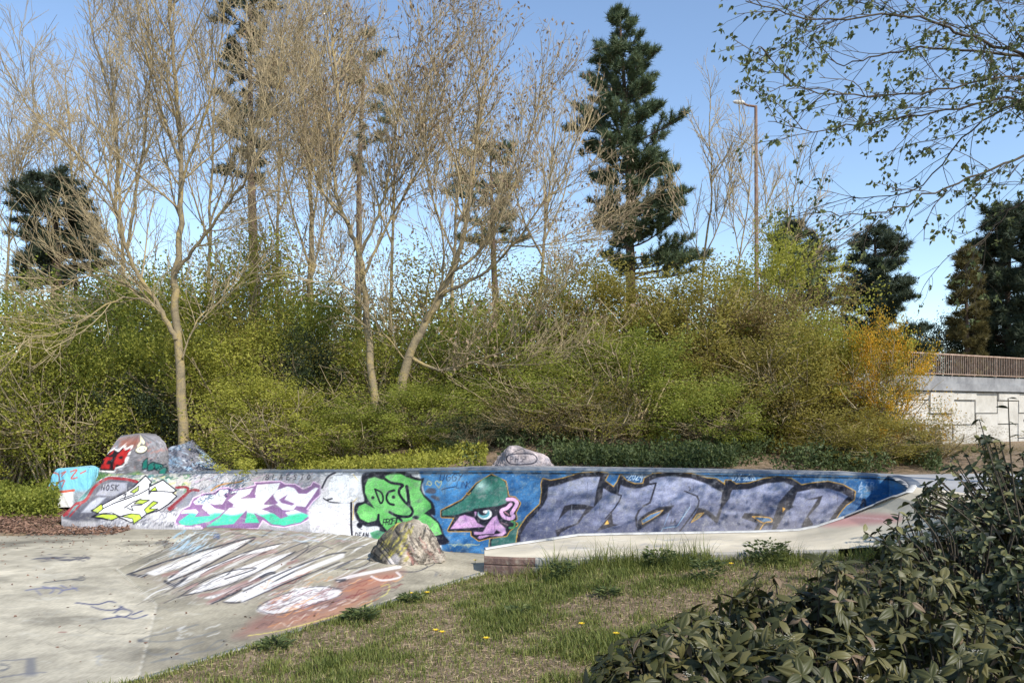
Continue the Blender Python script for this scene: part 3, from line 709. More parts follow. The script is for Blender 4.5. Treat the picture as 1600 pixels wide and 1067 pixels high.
# big lavender letters with black and orange edges
z7 = Z(800, 720, 5.0); z8 = Z(1080, 720, 4.4444)
top = z7((40, 640), (55, 540), (120, 440), (225, 340), (240, 240), (235, 180), (245, 145), (300, 160), (400, 142), (530, 102), (680, 88), (745, 102), (715, 155), (795, 212), (830, 165), (850, 115), (890, 160), (960, 186), (1030, 182), (1040, 140), (1100, 106), (1240, 90), (1400, 104), (1520, 140)) + z8((170, 128), (222, 162), (242, 195), (240, 140), (275, 140), (310, 166), (400, 160), (500, 130), (600, 115), (690, 126), (765, 173), (850, 158), (950, 148), (1050, 170), (1132, 215), (1125, 265), (1070, 302), (1030, 350), (990, 410), (960, 520), (900, 700))
sil = top + [(1000, 900), (806, 900)]
P.line(top, 5.6, OR, .9, smooth=False); P.fill(sil, BK, 1); P.line(top, 2.6, BK, smooth=False)
def lav(x, y):
    a = fbm(x / 30, y / 9, 81); b2 = fbm(x / 5, y / 10, 84)
    k = np.clip(a * 1.3 - .15 + .3 * (b2 - .5) - .012 * (y - 780), 0, 1)[:, None]
    return (1 - k) * np.array((76, 80, 104)) + k * np.array((158, 162, 186))
lp = z7((62, 700), (65, 580), (110, 500), (170, 430), (240, 350), (275, 285), (283, 205), (350, 190), (460, 155), (560, 125), (690, 122), (665, 230), (640, 355), (700, 290), (712, 208), (770, 245), (825, 262), (845, 182), (880, 200), (950, 215), (1010, 210), (1075, 185), (1075, 155), (1130, 130), (1240, 118), (1400, 135), (1530, 180), (1600, 225)) + z8((100, 155), (215, 218), (205, 310), (260, 255), (285, 200), (400, 195), (520, 155), (640, 145), (712, 172), (640, 250), (615, 290), (700, 310), (735, 215), (850, 192), (950, 190), (1040, 215), (1090, 245), (1030, 310), (960, 410), (900, 700)) + [(1000, 895), (812, 895)]
P.fill(lp, lav, .9)
for poly in ([(410, 350), (470, 337), (560, 338), (640, 358), (600, 400), (560, 430), (520, 490), (430, 530), (380, 560), (355, 605), (338, 540), (500, 488), (530, 450), (575, 375), (440, 385), (390, 430), (355, 475)], [(690, 120), (740, 108), (712, 160), (795, 215), (830, 170), (850, 180), (828, 265), (770, 245), (712, 208), (700, 290), (640, 360), (660, 230)],
             [(1035, 345), (985, 385), (960, 440), (970, 510), (1000, 570), (975, 480), (1000, 445), (1060, 400), (1150, 360), (1268, 345), (1225, 395), (1120, 455), (1000, 535), (985, 520), (975, 440), (1000, 385)], [(780, 400), (790, 490), (832, 497), (660, 548), (740, 455)], [(1455, 362), (1530, 385), (1600, 440), (1600, 490), (1520, 415), (1380, 490), (1440, 400)]):
    P.fill(z7(*poly), BK, .8)
for poly, c in (([(1012, 462), (1080, 418), (1180, 382), (1150, 415), (1060, 470), (1020, 492)], (70, 110, 150)), ([(1400, 480), (1445, 415), (1500, 402), (1460, 445)], (120, 110, 80)), ([(725, 495), (745, 465), (755, 490)], (200, 170, 80))):
    P.fill(z7(*poly), c, .8); P.line(z7(*poly), 1.1, OR, .9, smooth=False, closed=True)
for a, w in (([(825, 262), (855, 268), (840, 310), (800, 370), (730, 450)], 2), ([(1070, 182), (1125, 172), (1105, 240), (1078, 325), (1025, 352)], 2.6), ([(1350, 235), (1440, 272), (1462, 310), (1455, 350), (1400, 430), (1310, 550)], 2.0), ([(1380, 200), (1395, 215), (1385, 230)], 1)):
    P.line(z7(*a), w, BK, smooth=False)
P.line(z7((1180, 520), (1300, 500), (1365, 365)), 1.4, (30, 60, 96), .9, smooth=False); P.line(z7((1165, 550), (1180, 525), (1290, 510), (1390, 360)), 1, (150, 190, 215), .8, smooth=False); P.line(z7((1190, 500), (1225, 410)), 1, (130, 160, 190), .8, smooth=False)
P.text(1048, 811, 6, 'LA', 1.0, BK, .3, .7)
for poly in ([(220, 200), (278, 198), (265, 260), (218, 320), (185, 428), (160, 420), (120, 380), (45, 325), (100, 335), (170, 395), (205, 310)], [(370, 360), (480, 365), (545, 392), (572, 395), (588, 350), (610, 285), (680, 208), (720, 175), (745, 200), (700, 250), (645, 288), (712, 315), (660, 352), (620, 420), (580, 490), (555, 490), (568, 440), (505, 450), (470, 500), (425, 500), (465, 432), (350, 395)], [(800, 270), (912, 240), (890, 300), (812, 385), (848, 440), (800, 480), (755, 495), (775, 430), (808, 375), (880, 262)]):
    P.fill(z8(*poly), BK, .8)
P.fill(z8((430, 388), (540, 395), (558, 418), (500, 425)), (84, 120, 150), .8); P.line(z8((425, 385), (540, 393), (560, 420), (510, 430), (465, 500)), 1.6, OR); P.line(z8((430, 388), (480, 420), (510, 430)), 1.4, OR); P.fill(z8((635, 320), (655, 330), (635, 358)), OR, .6)
P.line(z8((45, 240), (50, 300), (0, 380)), 1.5, BK)
P.text(978, 740, 9.5, '-2024-', 1.2, (206, 222, 238), .35, .62); P.text(1141, 741, 9.5, '-DX', 1.3, (200, 220, 238), .35, .72); P.line([(1161, 750), (1174, 739), (1181, 750), (1161, 750)], 1.3, (200, 220, 238), smooth=False)
P.line([(1166, 750), (1168, 746), (1171, 750), (1174, 746), (1177, 750)], 1.2, (200, 220, 238)); P.line([(1183, 744), (1187, 743)], 1.2, (200, 220, 238)); P.line([(1161, 746), (1162, 746)], 1.4, (200, 220, 238))
for y, t_ in ((753, 'ATR'), (759, 'ESP'), (771, 'A')):
    P.text(1342, y, 9, t_, 1.2, (168, 184, 204), .4, .95, .8)
P.line([(1340, 768), (1352, 760), (1364, 765)], 1.2, (168, 184, 204), .7); P.line([(1346, 790), (1350, 780), (1352, 790)], 4, (24, 30, 50), .9)
# faded patches, overspray, old layers showing, runs and scratches
G_ = np.array((.60, .59, .57))
wr = sstep(.56, .72, fbm(WU / 9, WV / 7, 95).ravel()) * .28 + sstep(.62, .70, fbm(WU / 3.2, WV / 3.2, 96).ravel()) * .30
P.c = P.c * (1 - wr[:, None]) + G_ * wr[:, None]
ov = fbm(WU / 50, WV / 30, 97).ravel()[:, None]; P.c = P.c * (.88 + .24 * ov) + .03 * (ov - .5)
P.c *= (.90 + .2 * np.random.default_rng(3).random(len(P.c)))[:, None]
P.scribble(300, 740, 1380, 850, 260, [(235, 235, 235), (60, 62, 72), (150, 150, 158)], .7, 98, .1, 26, .28)
r_ = random.Random(9)
for k in range(120):
    x = r_.uniform(150, 1370); y = r_.uniform(745, 815); c_ = [(30, 28, 38), (225, 225, 225), (90, 96, 130)][r_.randrange(3)]
    P.line([(x, y), (x + r_.uniform(-.5, .5), y + r_.uniform(5, 22))], .8, c_, r_.uniform(.15, .5), smooth=False)
# dark line and scuffed steel colour under the rim
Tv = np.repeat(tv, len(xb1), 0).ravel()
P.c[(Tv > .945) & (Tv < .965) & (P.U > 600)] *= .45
sc = (Tv > .93) & (n2 > .55); P.c[sc] = P.c[sc] * .5 + .5 * np.array((.42, .44, .47))
footdark = np.clip((.10 - Tv) / .10, 0, 1) * n1  # uneven darkening towards the foot of the wall
P.c = P.c * (1 - .35 * footdark[:, None])
wall = add('graffiti_wall', mk_mesh('graffiti_wall', np.stack([WX, WY, WZ], -1).reshape(-1, 3), grid_faces(len(xb1), nv), True, colors=s2l(np.clip(P.c, 0, 1))), M_wall,
           label='long curved bowl wall covered in graffiti, blue on one half and pale on the other', cat='wall', kind='thing')
# rim: rounded coping and level deck behind it
prof = [(-.006, -.02), (-.008, .003), (.004, .012), (.05, .015), (.12, .013)]
tx = np.gradient(xr1); ty = np.gradient(yr1); tl = np.hypot(tx, ty); nx, ny = -ty / tl, tx / tl
st = np.arange(165, len(xr1), 6); st = np.append(st, len(xr1) - 1)
RV = np.stack([np.stack([xr1[st] + nx[st] * a, yr1[st] + ny[st] * a, zr1[st] + h], 1) for a, h in prof], 1)
add('coping', mk_mesh('coping', RV.reshape(-1, 3), grid_faces(len(st), 5), True), M_rim, wall)
w2 = [0.1, .62]
DV = np.stack([np.stack([xr1[st] + nx[st] * a, yr1[st] + ny[st] * a, zr1[st] + .012 - .02 * k], 1) for k, a in enumerate(w2)], 1)
add('rim_walkway', mk_mesh('rim_walkway', DV.reshape(-1, 3), grid_faces(len(st), 2), True), M_deck, kind='structure')
# level deck at the far end of the bowl
dx = np.linspace(0, 1, 60)
near = np.stack([np.interp(dx, [0, 1], [AI3[-2, 0], 9.5]), np.interp(dx, [0, 1], [AI3[-2, 1], 6.4])], 1)
inner = np.stack([np.interp(dx, [0, .02, 1], [xr1[-29], xr1[-31], 10.5]), np.interp(dx, [0, .02, 1], [yr1[-29], yr1[-31] + .1, 10.7])], 1)
rows = 24
DK = np.zeros((60, rows, 3))
for j in range(rows):
    q = j / (rows - 1)
    DK[:, j, :2] = near * (1 - q) + inner * q
DK[0, :, 0] = np.interp(np.linspace(0, 1, rows), np.linspace(0, 1, 30), xr1[-30:][::-1]); DK[0, :, 1] = np.interp(np.linspace(0, 1, rows), np.linspace(0, 1, 30), yr1[-30:][::-1])
DK[..., 2] = zr1[-1] + .004 + .006 * (fbm(DK[..., 0], DK[..., 1], 14) - .5)
add('upper_deck', mk_mesh('upper_deck', DK.reshape(-1, 3), grid_faces(60, rows), True), M_deck, kind='structure')
# ---- apron in front of the bowl
n_a = 240; m_a = 40
sa = np.linspace(0, 1, n_a)
def res(T3, s):
    k = np.linspace(0, 1, len(T3)); return np.stack([np.interp(s, k, T3[:, i]) for i in range(3)], 1)
I3 = res(AI3, sa); O3 = res(AO3, sa)
qa = np.linspace(0, 1, m_a)[None, :, None]
AV = I3[:, None, :] * (1 - qa) + O3[:, None, :] * qa
P = Paint(800 + FPX * AV[..., 0] / AV[..., 1], HOR + FPX * (CAMZ - AV[..., 2]) / AV[..., 1], (203, 192, 170))
P.c *= (.84 + .3 * fbm(AV[..., 0] * 2, AV[..., 1] * 4, 90).ravel())[:, None]
P.fill([(1270, 815), (1300, 806), (1360, 802), (1405, 806), (1400, 815), (1340, 820), (1290, 822)], (190, 132, 128), 4, .75, True); P.line([(1300, 812), (1340, 808), (1390, 812)], 2, (214, 180, 174), .7)
P.scribble(780, 842, 1300, 860, 40, [(176, 168, 158), (220, 214, 204), (140, 140, 144)], 1.4, 92, .0, 40, .5)
apron = root('raised_apron', tuple(AV[0, 0]), 'pale raised concrete apron in front of the blue graffiti, worn red end face', 'apron')
part('top', AV.reshape(-1, 3), grid_faces(n_a, m_a)[:, ::-1], M_slab, apron, True, colors=s2l(P.c))
low_i = I3.copy(); low_i[:, 2] = -.05
part('bowl_face', np.stack([I3, low_i], 1).reshape(-1, 3), grid_faces(n_a, 2), M_wall, apron, colors=np.tile(s2l(np.array([.35, .42, .55])), (2 * n_a, 1)))
lo = O3.copy(); lo[:, 2] -= .42
# outer and end face, worn red, slightly proud and chipped
ev = np.concatenate([I3[:1] + (I3[:1] - O3[:1]) * 0.0, O3[:150]])
ev2 = ev.copy(); chip = .012 * (fbm(np.arange(len(ev)) * .35, np.arange(len(ev)) * 0., 6) - .5)
rowsz = [0, -.02, -.075, -.085, -.095, -.16, -.42]; offs = [0, .012, .014, .004, .014, .016, .016]
EVs = np.stack([np.stack([ev[:, 0] - .3 * o, ev[:, 1] - o - chip, ev[:, 2] + rz], 1) for rz, o in zip(rowsz, offs)], 1)
nr = 34
part('outer_face', EVs[:nr].reshape(-1, 3), grid_faces(nr, 7)[:, ::-1], M_kerb, apron, False, label='worn red end of the apron edge')
part('outer_face', EVs[nr - 1:].reshape(-1, 3), grid_faces(len(ev) - nr + 1, 7)[:, ::-1], M_conc, apron, False)
cp = [(-.02, .0), (-.015, .018), (.035, .02), (.05, .004)]
tx = np.gradient(I3[:, 0]); ty = np.gradient(I3[:, 1]); tl = np.hypot(tx, ty); nx, ny = ty / tl, -tx / tl
CV = np.stack([np.stack([I3[:, 0] + nx * a, I3[:, 1] + ny * a, I3[:, 2] + h], 1) for a, h in cp], 1)
part('coping', CV.reshape(-1, 3), grid_faces(n_a, 4)[:, ::-1], M_cope, apron, True)
# ------------------------------------------------------------------ plants: generators
def nrm(a):
    l = math.sqrt(a[0] * a[0] + a[1] * a[1] + a[2] * a[2]) or 1.0
    return (a[0] / l, a[1] / l, a[2] / l)

def tubes(chains, sides_of):
    """chains: list of (pts, radii). One connected tube for each chain; chains of the same size are built together."""
    groups = {}
    for pts, rad in chains:
        groups.setdefault((len(pts), sides_of(rad[0])), []).append((pts, rad))
    VS = []; FS = []; base = 0
    for (n, k), L in groups.items():
        Pn = np.array([p for p, r in L], float).reshape(len(L), n, 3); R = np.array([r for p, r in L], float).reshape(len(L), n)
        T = np.gradient(Pn, axis=1)
        T /= np.linalg.norm(T, axis=2)[..., None] + 1e-9
        ref = np.where((np.abs(T[:, :1, 2:]) > .7), np.array([1.0, 0, 0]), np.array([0, 0, 1.0]))
        A_ = np.cross(T, np.broadcast_to(ref, T.shape)); A_ /= np.linalg.norm(A_, axis=2)[..., None] + 1e-9
        Bv = np.cross(T, A_)
        an = np.arange(k) * (2 * math.pi / k)
        ring = Pn[:, :, None, :] + R[:, :, None, None] * (A_[:, :, None, :] * np.cos(an)[:, None] + Bv[:, :, None, :] * np.sin(an)[:, None])
        VS.append(ring.reshape(-1, 3))
        i = (np.arange(n - 1)[:, None] * k + np.arange(k)[None, :]); j = (np.arange(n - 1)[:, None] * k + (np.arange(k)[None, :] + 1) % k)
        f = np.stack([i, j, j + k, i + k], -1).reshape(-1, 4)
        FS.append((f[None] + (np.arange(len(L)) * n * k)[:, None, None] + base).reshape(-1, 4))
        base += len(L) * n * k
    return np.concatenate(VS), np.concatenate(FS)

def shoot(rg, p, d, L, nseg, wander, up):
    pts = [p]; s = L / nseg
    for i in range(nseg):
        d = nrm((d[0] + rg.gauss(0, wander), d[1] + rg.gauss(0, wander), d[2] + rg.gauss(0, wander) + up))
        p = (p[0] + d[0] * s, p[1] + d[1] * s, p[2] + d[2] * s)
        pts.append(p)
    return pts

def sprout(rg, pts, r0, r1, lev, LV, out, tips):
    """grow the next level of branches along the chain pts"""
    if lev >= len(LV):
        tips.append((pts[-1], nrm(tuple(pts[-1][i] - pts[-2][i] for i in range(3)))))
        return
    q = LV[lev]
    seg = [math.dist(pts[i], pts[i + 1]) for i in range(len(pts) - 1)]
    tot = sum(seg)
    n = max(1, int(tot * q['per_m'] * rg.uniform(.8, 1.2)))
    for k in range(n):
        t = q['t0'] + (1 - q['t0']) * ((k + rg.random()) / n)
        s = t * tot; i = 0
        while i < len(seg) - 1 and s > seg[i]:
            s -= seg[i]; i += 1
        f = s / (seg[i] + 1e-9)
        a, b = pts[i], pts[i + 1]
        p = tuple(a[c] + (b[c] - a[c]) * f for c in range(3))
        tan = nrm((b[0] - a[0], b[1] - a[1], b[2] - a[2]))
        v = nrm((rg.gauss(0, 1), rg.gauss(0, 1), rg.gauss(0, 1) + q.get('bias', 0)))
        dt = v[0] * tan[0] + v[1] * tan[1] + v[2] * tan[2]
        v = nrm((v[0] - dt * tan[0], v[1] - dt * tan[1], v[2] - dt * tan[2]))
        an = math.radians(rg.gauss(q['ang'], 9))
        ca, sa_ = math.cos(an), math.sin(an)
        d = (tan[0] * ca + v[0] * sa_, tan[1] * ca + v[1] * sa_, tan[2] * ca + v[2] * sa_)
        L = q['len'] * rg.uniform(.45, 1.15) * (1 - .45 * t)
        rr = (r0 + (r1 - r0) * t) * q['rk']
        rr = max(min(rr, q['rmax']), q['rmin'])
        ch = shoot(rg, p, d, L, q['seg'], q['wan'], q['up'])
        re = max(rr * .4, q['rmin'] * .7)
        out.append((ch, [rr + (re - rr) * c / q['seg'] for c in range(q['seg'] + 1)]))
        sprout(rg, ch, rr, re, lev + 1, LV, out, tips)

def leaf_quads(C, D, L, Wd, rg, fold=0.25, nb=None):
    """diamond leaves at C pointing along D (numpy)"""
    n = len(C)
    D = D / (np.linalg.norm(D, axis=1)[:, None] + 1e-9)
    R = rg.normal(size=(n, 3))
    if nb is not None: R = np.cross(D, nb + .55 * R)
    S = np.cross(D, np.cross(D, R)) if nb is not None else np.cross(D, R); S /= np.linalg.norm(S, axis=1)[:, None] + 1e-9
    N = np.cross(S, D)
    L = np.asarray(L)[:, None]; Wd = np.asarray(Wd)[:, None]
    mid = C + D * L * .45 - N * Wd * fold
    V = np.stack([C, mid + S * Wd * .5, C + D * L, mid - S * Wd * .5], 1).reshape(-1, 3)
    F = np.arange(n * 4).reshape(n, 4)
    return V, F

def limb_pts(poly, Y, dy):
    n = len(poly); out = []
    for i, (x, y) in enumerate(poly):
        out.append(W(x, y, Y + dy * (i / max(n - 1, 1)) ** 1.2))
    P2 = Paint.round(np.array(out), False, 4)
    # slight natural crookedness
    P2[1:-1] += nrg.normal(0, .012, (len(P2) - 2, 3))
    return [tuple(p) for p in P2]

def to_ground(tp):
    """carry a trunk on down to the soil"""
    x, y, z = tp[0]
    gz = float(ground_z(np.array([x]), np.array([y]))[0]) - .12
    dx = (tp[0][0] - tp[2][0]) * .25
    if z > gz + .05: tp = [(x + dx, y, gz), (x + dx * .5, y, (z + gz) / 2)] + tp
    return tp

TWIGS = [dict(per_m=4.8, t0=.10, ang=35, len=2.0, rk=.42, rmax=.020, rmin=.008, seg=6, wan=.08, up=.10),
         dict(per_m=6.6, t0=.08, ang=33, len=1.0, rk=.6, rmax=.009, rmin=.005, seg=4, wan=.11, up=.09),
         dict(per_m=6.6, t0=.12, ang=30, len=.50, rk=.7, rmax=.006, rmin=.0038, seg=1, wan=.15, up=.07)]

def scaled(LV, **k):
    out = []
    for i, q in enumerate(LV):
        q = dict(q)
        for a, v in k.items():
            q[a] = q[a] * (v[i] if isinstance(v, (list, tuple)) else v)
        out.append(q)
    return out

def bare_tree(name, label, Y, trunk, limbs, LV=TWIGS, dry=0, seed=1, group=None, twig=None, bark=None, grow_trunk=True):
    """trunk/limbs: (picture polyline, depth change, radius at foot, radius at end)"""
    rg = random.Random(seed); ng = np.random.default_rng(seed)
    tp = to_ground(limb_pts(trunk[0], Y, trunk[1]))
    ro = root(name, tp[0], label, 'tree', group)
    def taper(n, a, b): return [a + (b - a) * (i / (n - 1)) ** .8 for i in range(n)]
    rr = taper(len(tp), trunk[2] * .72, trunk[3] * .65)
    rr[0] *= 1.25
    V, F = tubes([(tp, rr)], lambda r: 12)
    part('trunk', V, F, bark or M_bark, ro, True)
    out = []; tips = []
    chains = [(tp[len(tp) // 2:], trunk[2], trunk[3])] if grow_trunk else []
    for poly, dy, a, b in limbs:
        lp = limb_pts(poly, Y, dy)
        a *= .56; b *= .65
        V, F = tubes([(lp, taper(len(lp), a, b))], lambda r: 8)
        part('limb', V, F, bark or M_bark, ro, True)
        chains.append((lp, a, b))
    for lp, a, b in chains:
        sprout(rg, lp, a, b, 0, LV, out, tips)
    if out:
        V, F = tubes(out, lambda r: 5 if r > .02 else (4 if r > .01 else 3))
        part('crown', V, F, twig or M_twig, ro, True)
    if dry:
        n = dry
        ii = ng.integers(0, len(tips), n)
        C = np.array([tips[i][0] for i in ii]) + ng.normal(0, .05, (n, 3))
        D = ng.normal(0, .5, (n, 3)) + np.array([0, 0, -1.0])
        V, F = leaf_quads(C, D, ng.uniform(.05, .11, n), ng.uniform(.025, .05, n), ng)
        part('dry_leaves', V, F, L_dry, ro, attrs={'tint': np.repeat(ng.random(n), 4)}, kind='stuff')
    return ro, tips

# ---- leafy shrub meshes (shared by the copies)
def shrub_mesh(seed, n_clump, per, leaf, flat=.85, hollow=.55, clump=.17):
    """unit shrub: half-width 1, height 2*flat standing on z=0. Leaves sit on sprays all through an uneven crown."""
    g = np.random.default_rng(seed)
    d = g.normal(size=(n_clump, 3)); d /= np.linalg.norm(d, axis=1)[:, None]
    d[:, 2] = np.where(d[:, 2] < -.75, -d[:, 2], d[:, 2])
    lump = 1 + .30 * np.sin(d[:, 0] * 4.1 + seed) * np.cos(d[:, 1] * 3.7 + seed * 2) + .24 * np.sin(d[:, 2] * 6 + d[:, 0] * 5 + seed) + .15 * np.sin(d[:, 0] * 11 + d[:, 1] * 9 + seed * 3)
    rad = (hollow + (1 - hollow) * g.random(n_clump) ** .5) * lump
    C = d * rad[:, None]
    nl = (per * g.uniform(.15, 1.9, n_clump)).astype(int)
    cid = np.repeat(np.arange(n_clump), nl)
    n = len(cid)
    sp = g.uniform(.6, 1.3, n_clump) * clump
    off = g.normal(size=(n, 3)); off /= np.linalg.norm(off, axis=1)[:, None]
    off *= (g.random(n) ** .5)[:, None] * sp[cid][:, None]
    # sprays are stretched outwards and up
    out_d = d[cid] + np.array([0, 0, .5])
    off += out_d * (g.normal(0, .5, n) * sp[cid])[:, None]
    pos = C[cid] + off
    D = g.normal(0, .8, (n, 3)) + out_d * .7
    V, F = leaf_quads(pos, D, g.uniform(.7, 1.3, n) * leaf, g.uniform(.45, .75, n) * leaf, g, nb=out_d)
    V[:, 2] = (V[:, 2] + 1) * flat
    V[:, 2] = np.maximum(V[:, 2], 0.0)
    tint = np.clip(.5 * g.random(n_clump)[cid] + .5 * g.random(n), 0, 1)
    me = mk_mesh('foliage', V, F, attrs={'tint': np.repeat(tint, 4)})
    # stems: many wands fanning from the foot
    rg = random.Random(seed)
    ch = []
    for k in range(34):
        a = rg.uniform(0, 2 * math.pi); lean = rg.uniform(.1, .75)
        p = (rg.uniform(-.18, .18), rg.uniform(-.18, .18), 0)
        s = shoot(rg, p, (math.cos(a) * lean, math.sin(a) * lean, 1), rg.uniform(1.1, 1.75), 8, .10, -.03)
        ch.append((s, [.016 * (1 - .085 * i) for i in range(9)]))
        for m_ in range(7):
            q = s[rg.randrange(3, 8)]
            s2 = shoot(rg, q, (math.cos(a + rg.gauss(0, 1)), math.sin(a + rg.gauss(0, 1)), rg.uniform(-.1, 1)), rg.uniform(.25, .6), 4, .18, .03)
            ch.append((s2, [.0065, .006, .005, .004, .003]))
    V, F = tubes(ch, lambda r: 5 if r > .01 else 3)
    st = mk_mesh('stems', V, F, True)
    return me, st

SHR = {'a': shrub_mesh(1, 330, 62, .040), 'b': shrub_mesh(2, 300, 66, .038, .95), 'c': shrub_mesh(3, 360, 54, .042, .8), 't': shrub_mesh(4, 210, 32, .036, .9, .4, .2)}
for k in SHR:
    SHR[k][1].materials.append(M_twig); SHR[k][0].materials.append(L_yg)

def shrub(kind, label, px, py_top, Y, w_px, mat, rot=0, py_foot=None, name='leafy_shrub', depth=1.0, group='shrubs on the bank behind the bowl', stem=None):
    X = (px - 800) / FPX * Y
    zf = float(ground_z(np.array([X]), np.array([Y]))[0]) - .05 if py_foot is None else CAMZ - (py_foot - HOR) / FPX * Y
    zt = CAMZ - (py_top - HOR) / FPX * Y
    hw = w_px * .5 / FPX * Y
    flat = {'a': .85, 'b': .95, 'c': .8, 't': .9}[kind]
    ro = root(name, (X, Y, zf), label, 'shrub', group)
    ro.rotation_euler = (0, 0, rot)
    ro.scale = (hw, hw * depth, (zt - zf) / (2.05 * flat))
    for nm, me, mt in (('foliage', SHR[kind][0], mat), ('stems', SHR[kind][1], stem or M_twig)):
        o = bpy.data.objects.new(nm, me); COL.objects.link(o); o.parent = ro
        o.material_slots[0].link = 'OBJECT'; o.material_slots[0].material = mt
    return ro

# ---- conifers
def conifer(name, label, Y, trunk, prof, n_br, mat, seed, r0=.22, needle=.16, tuft_n=20, step=.30, droop=.0, up=.25, bark=None, group='conifers behind the shrubs', gap=0.0, inn=.36):
    """prof: (row, left column, right column) outline of the crown in the picture"""
    rg = random.Random(seed); g = np.random.default_rng(seed)
    tp = to_ground(limb_pts(trunk, Y, 0))
    ro = root(name, tp[0], label, 'tree', group)
    rr = [r0 * (1 - .88 * i / (len(tp) - 1)) for i in range(len(tp))]
    V, F = tubes([(tp, rr)], lambda r: 10)
    part('trunk', V, F, bark or M_pbark, ro, True)
    pr = np.array(sorted(prof)); tpx = np.array([(p[2], p[0], p[1]) for p in tp]); tpx = tpx[np.argsort(tpx[:, 0])]
    ch = []; tc = []; td = []
    for k in range(n_br):
        nw = max(6, n_br // 8)
        row = pr[0, 0] + (pr[-1, 0] - pr[0, 0]) * ((rg.randrange(nw) + .5 + rg.gauss(0, .16)) / nw)
        row = min(max(row, pr[0, 0]), pr[-1, 0])
        z = CAMZ - (row - HOR) / FPX * Y
        xt = np.interp(z, tpx[:, 0], tpx[:, 1])
        xl = (np.interp(row, pr[:, 0], pr[:, 1]) - 800) / FPX * Y - xt; xrr = (np.interp(row, pr[:, 0], pr[:, 2]) - 800) / FPX * Y - xt
        az = rg.uniform(0, 2 * math.pi)
        c = math.cos(az)
        reach = (xrr if c > 0 else -xl) * abs(c) + .5 * (xrr - xl) * (1 - abs(c))
        L = max(.25, reach * (rg.uniform(.55, 1.08) if rg.random() > gap else rg.uniform(.2, .5)))
        d = (c, math.sin(az), rg.uniform(-.1, .25) + droop)
        s = shoot(rg, (xt, Y, z - up * L * .5), d, L, 6, .06, up * .12)
        ch.append((s, [max(.008, .035 * L / 2 * (1 - .13 * i)) for i in range(7)]))
        m_ = max(3, int(L / step * 2.4))
        for j in range(m_):
            t = inn + (1 - inn) * (j + rg.random()) / m_
            f = t * 6; i = min(5, int(f)); f -= i
            p = tuple(s[i][q] + (s[i + 1][q] - s[i][q]) * f for q in range(3))
            sl = (1.05 - t) * L * .42 + .12
            d2 = nrm((d[0] + rg.gauss(0, .8), d[1] + rg.gauss(0, .8), rg.uniform(.0, .7) + up))
            s2 = shoot(rg, p, d2, sl, 3, .1, up * .2)
            ch.append((s2, [.012, .010, .008, .006]))
            nt_ = max(1, int(sl / step * 1.5))
            for q in range(nt_ + 1):
                a = s2[-1] if q == 0 else s2[rg.randrange(1, 4)]
                tc.append(a); td.append(nrm(tuple(s2[-1][w] - s2[-2][w] for w in range(3))))
    V, F = tubes(ch, lambda r: 5 if r > .02 else 3)
    part('branches', V, F, bark or M_pbark, ro, True, kind='stuff')
    tc = np.array(tc); td = np.array(td)
    n = len(tc); k = tuft_n
    tint_c = np.clip(g.normal(.5, .2, n), 0, 1)
    ci = np.repeat(np.arange(n), k)
    D = td[ci] * .75 + g.normal(0, .62, (n * k, 3)) + np.array([0, 0, .12])
    D /= np.linalg.norm(D, axis=1)[:, None]
    base = tc[ci] - td[ci] * (g.random(n * k) * needle * .9)[:, None] + g.normal(0, .02, (n * k, 3))
    S = np.cross(D, g.normal(size=(n * k, 3))); S /= np.linalg.norm(S, axis=1)[:, None]
    wd = needle * .055
    L = needle * g.uniform(.7, 1.2, n * k)
    V = np.stack([base - S * wd, base + S * wd, base + D * L[:, None]], 1).reshape(-1, 3)
    tint = np.clip(tint_c[ci] + g.normal(0, .18, n * k), 0, 1)
    part('crown', V, np.arange(n * k * 3).reshape(-1, 3), mat, ro, attrs={'tint': np.repeat(tint, 3)})
    return ro

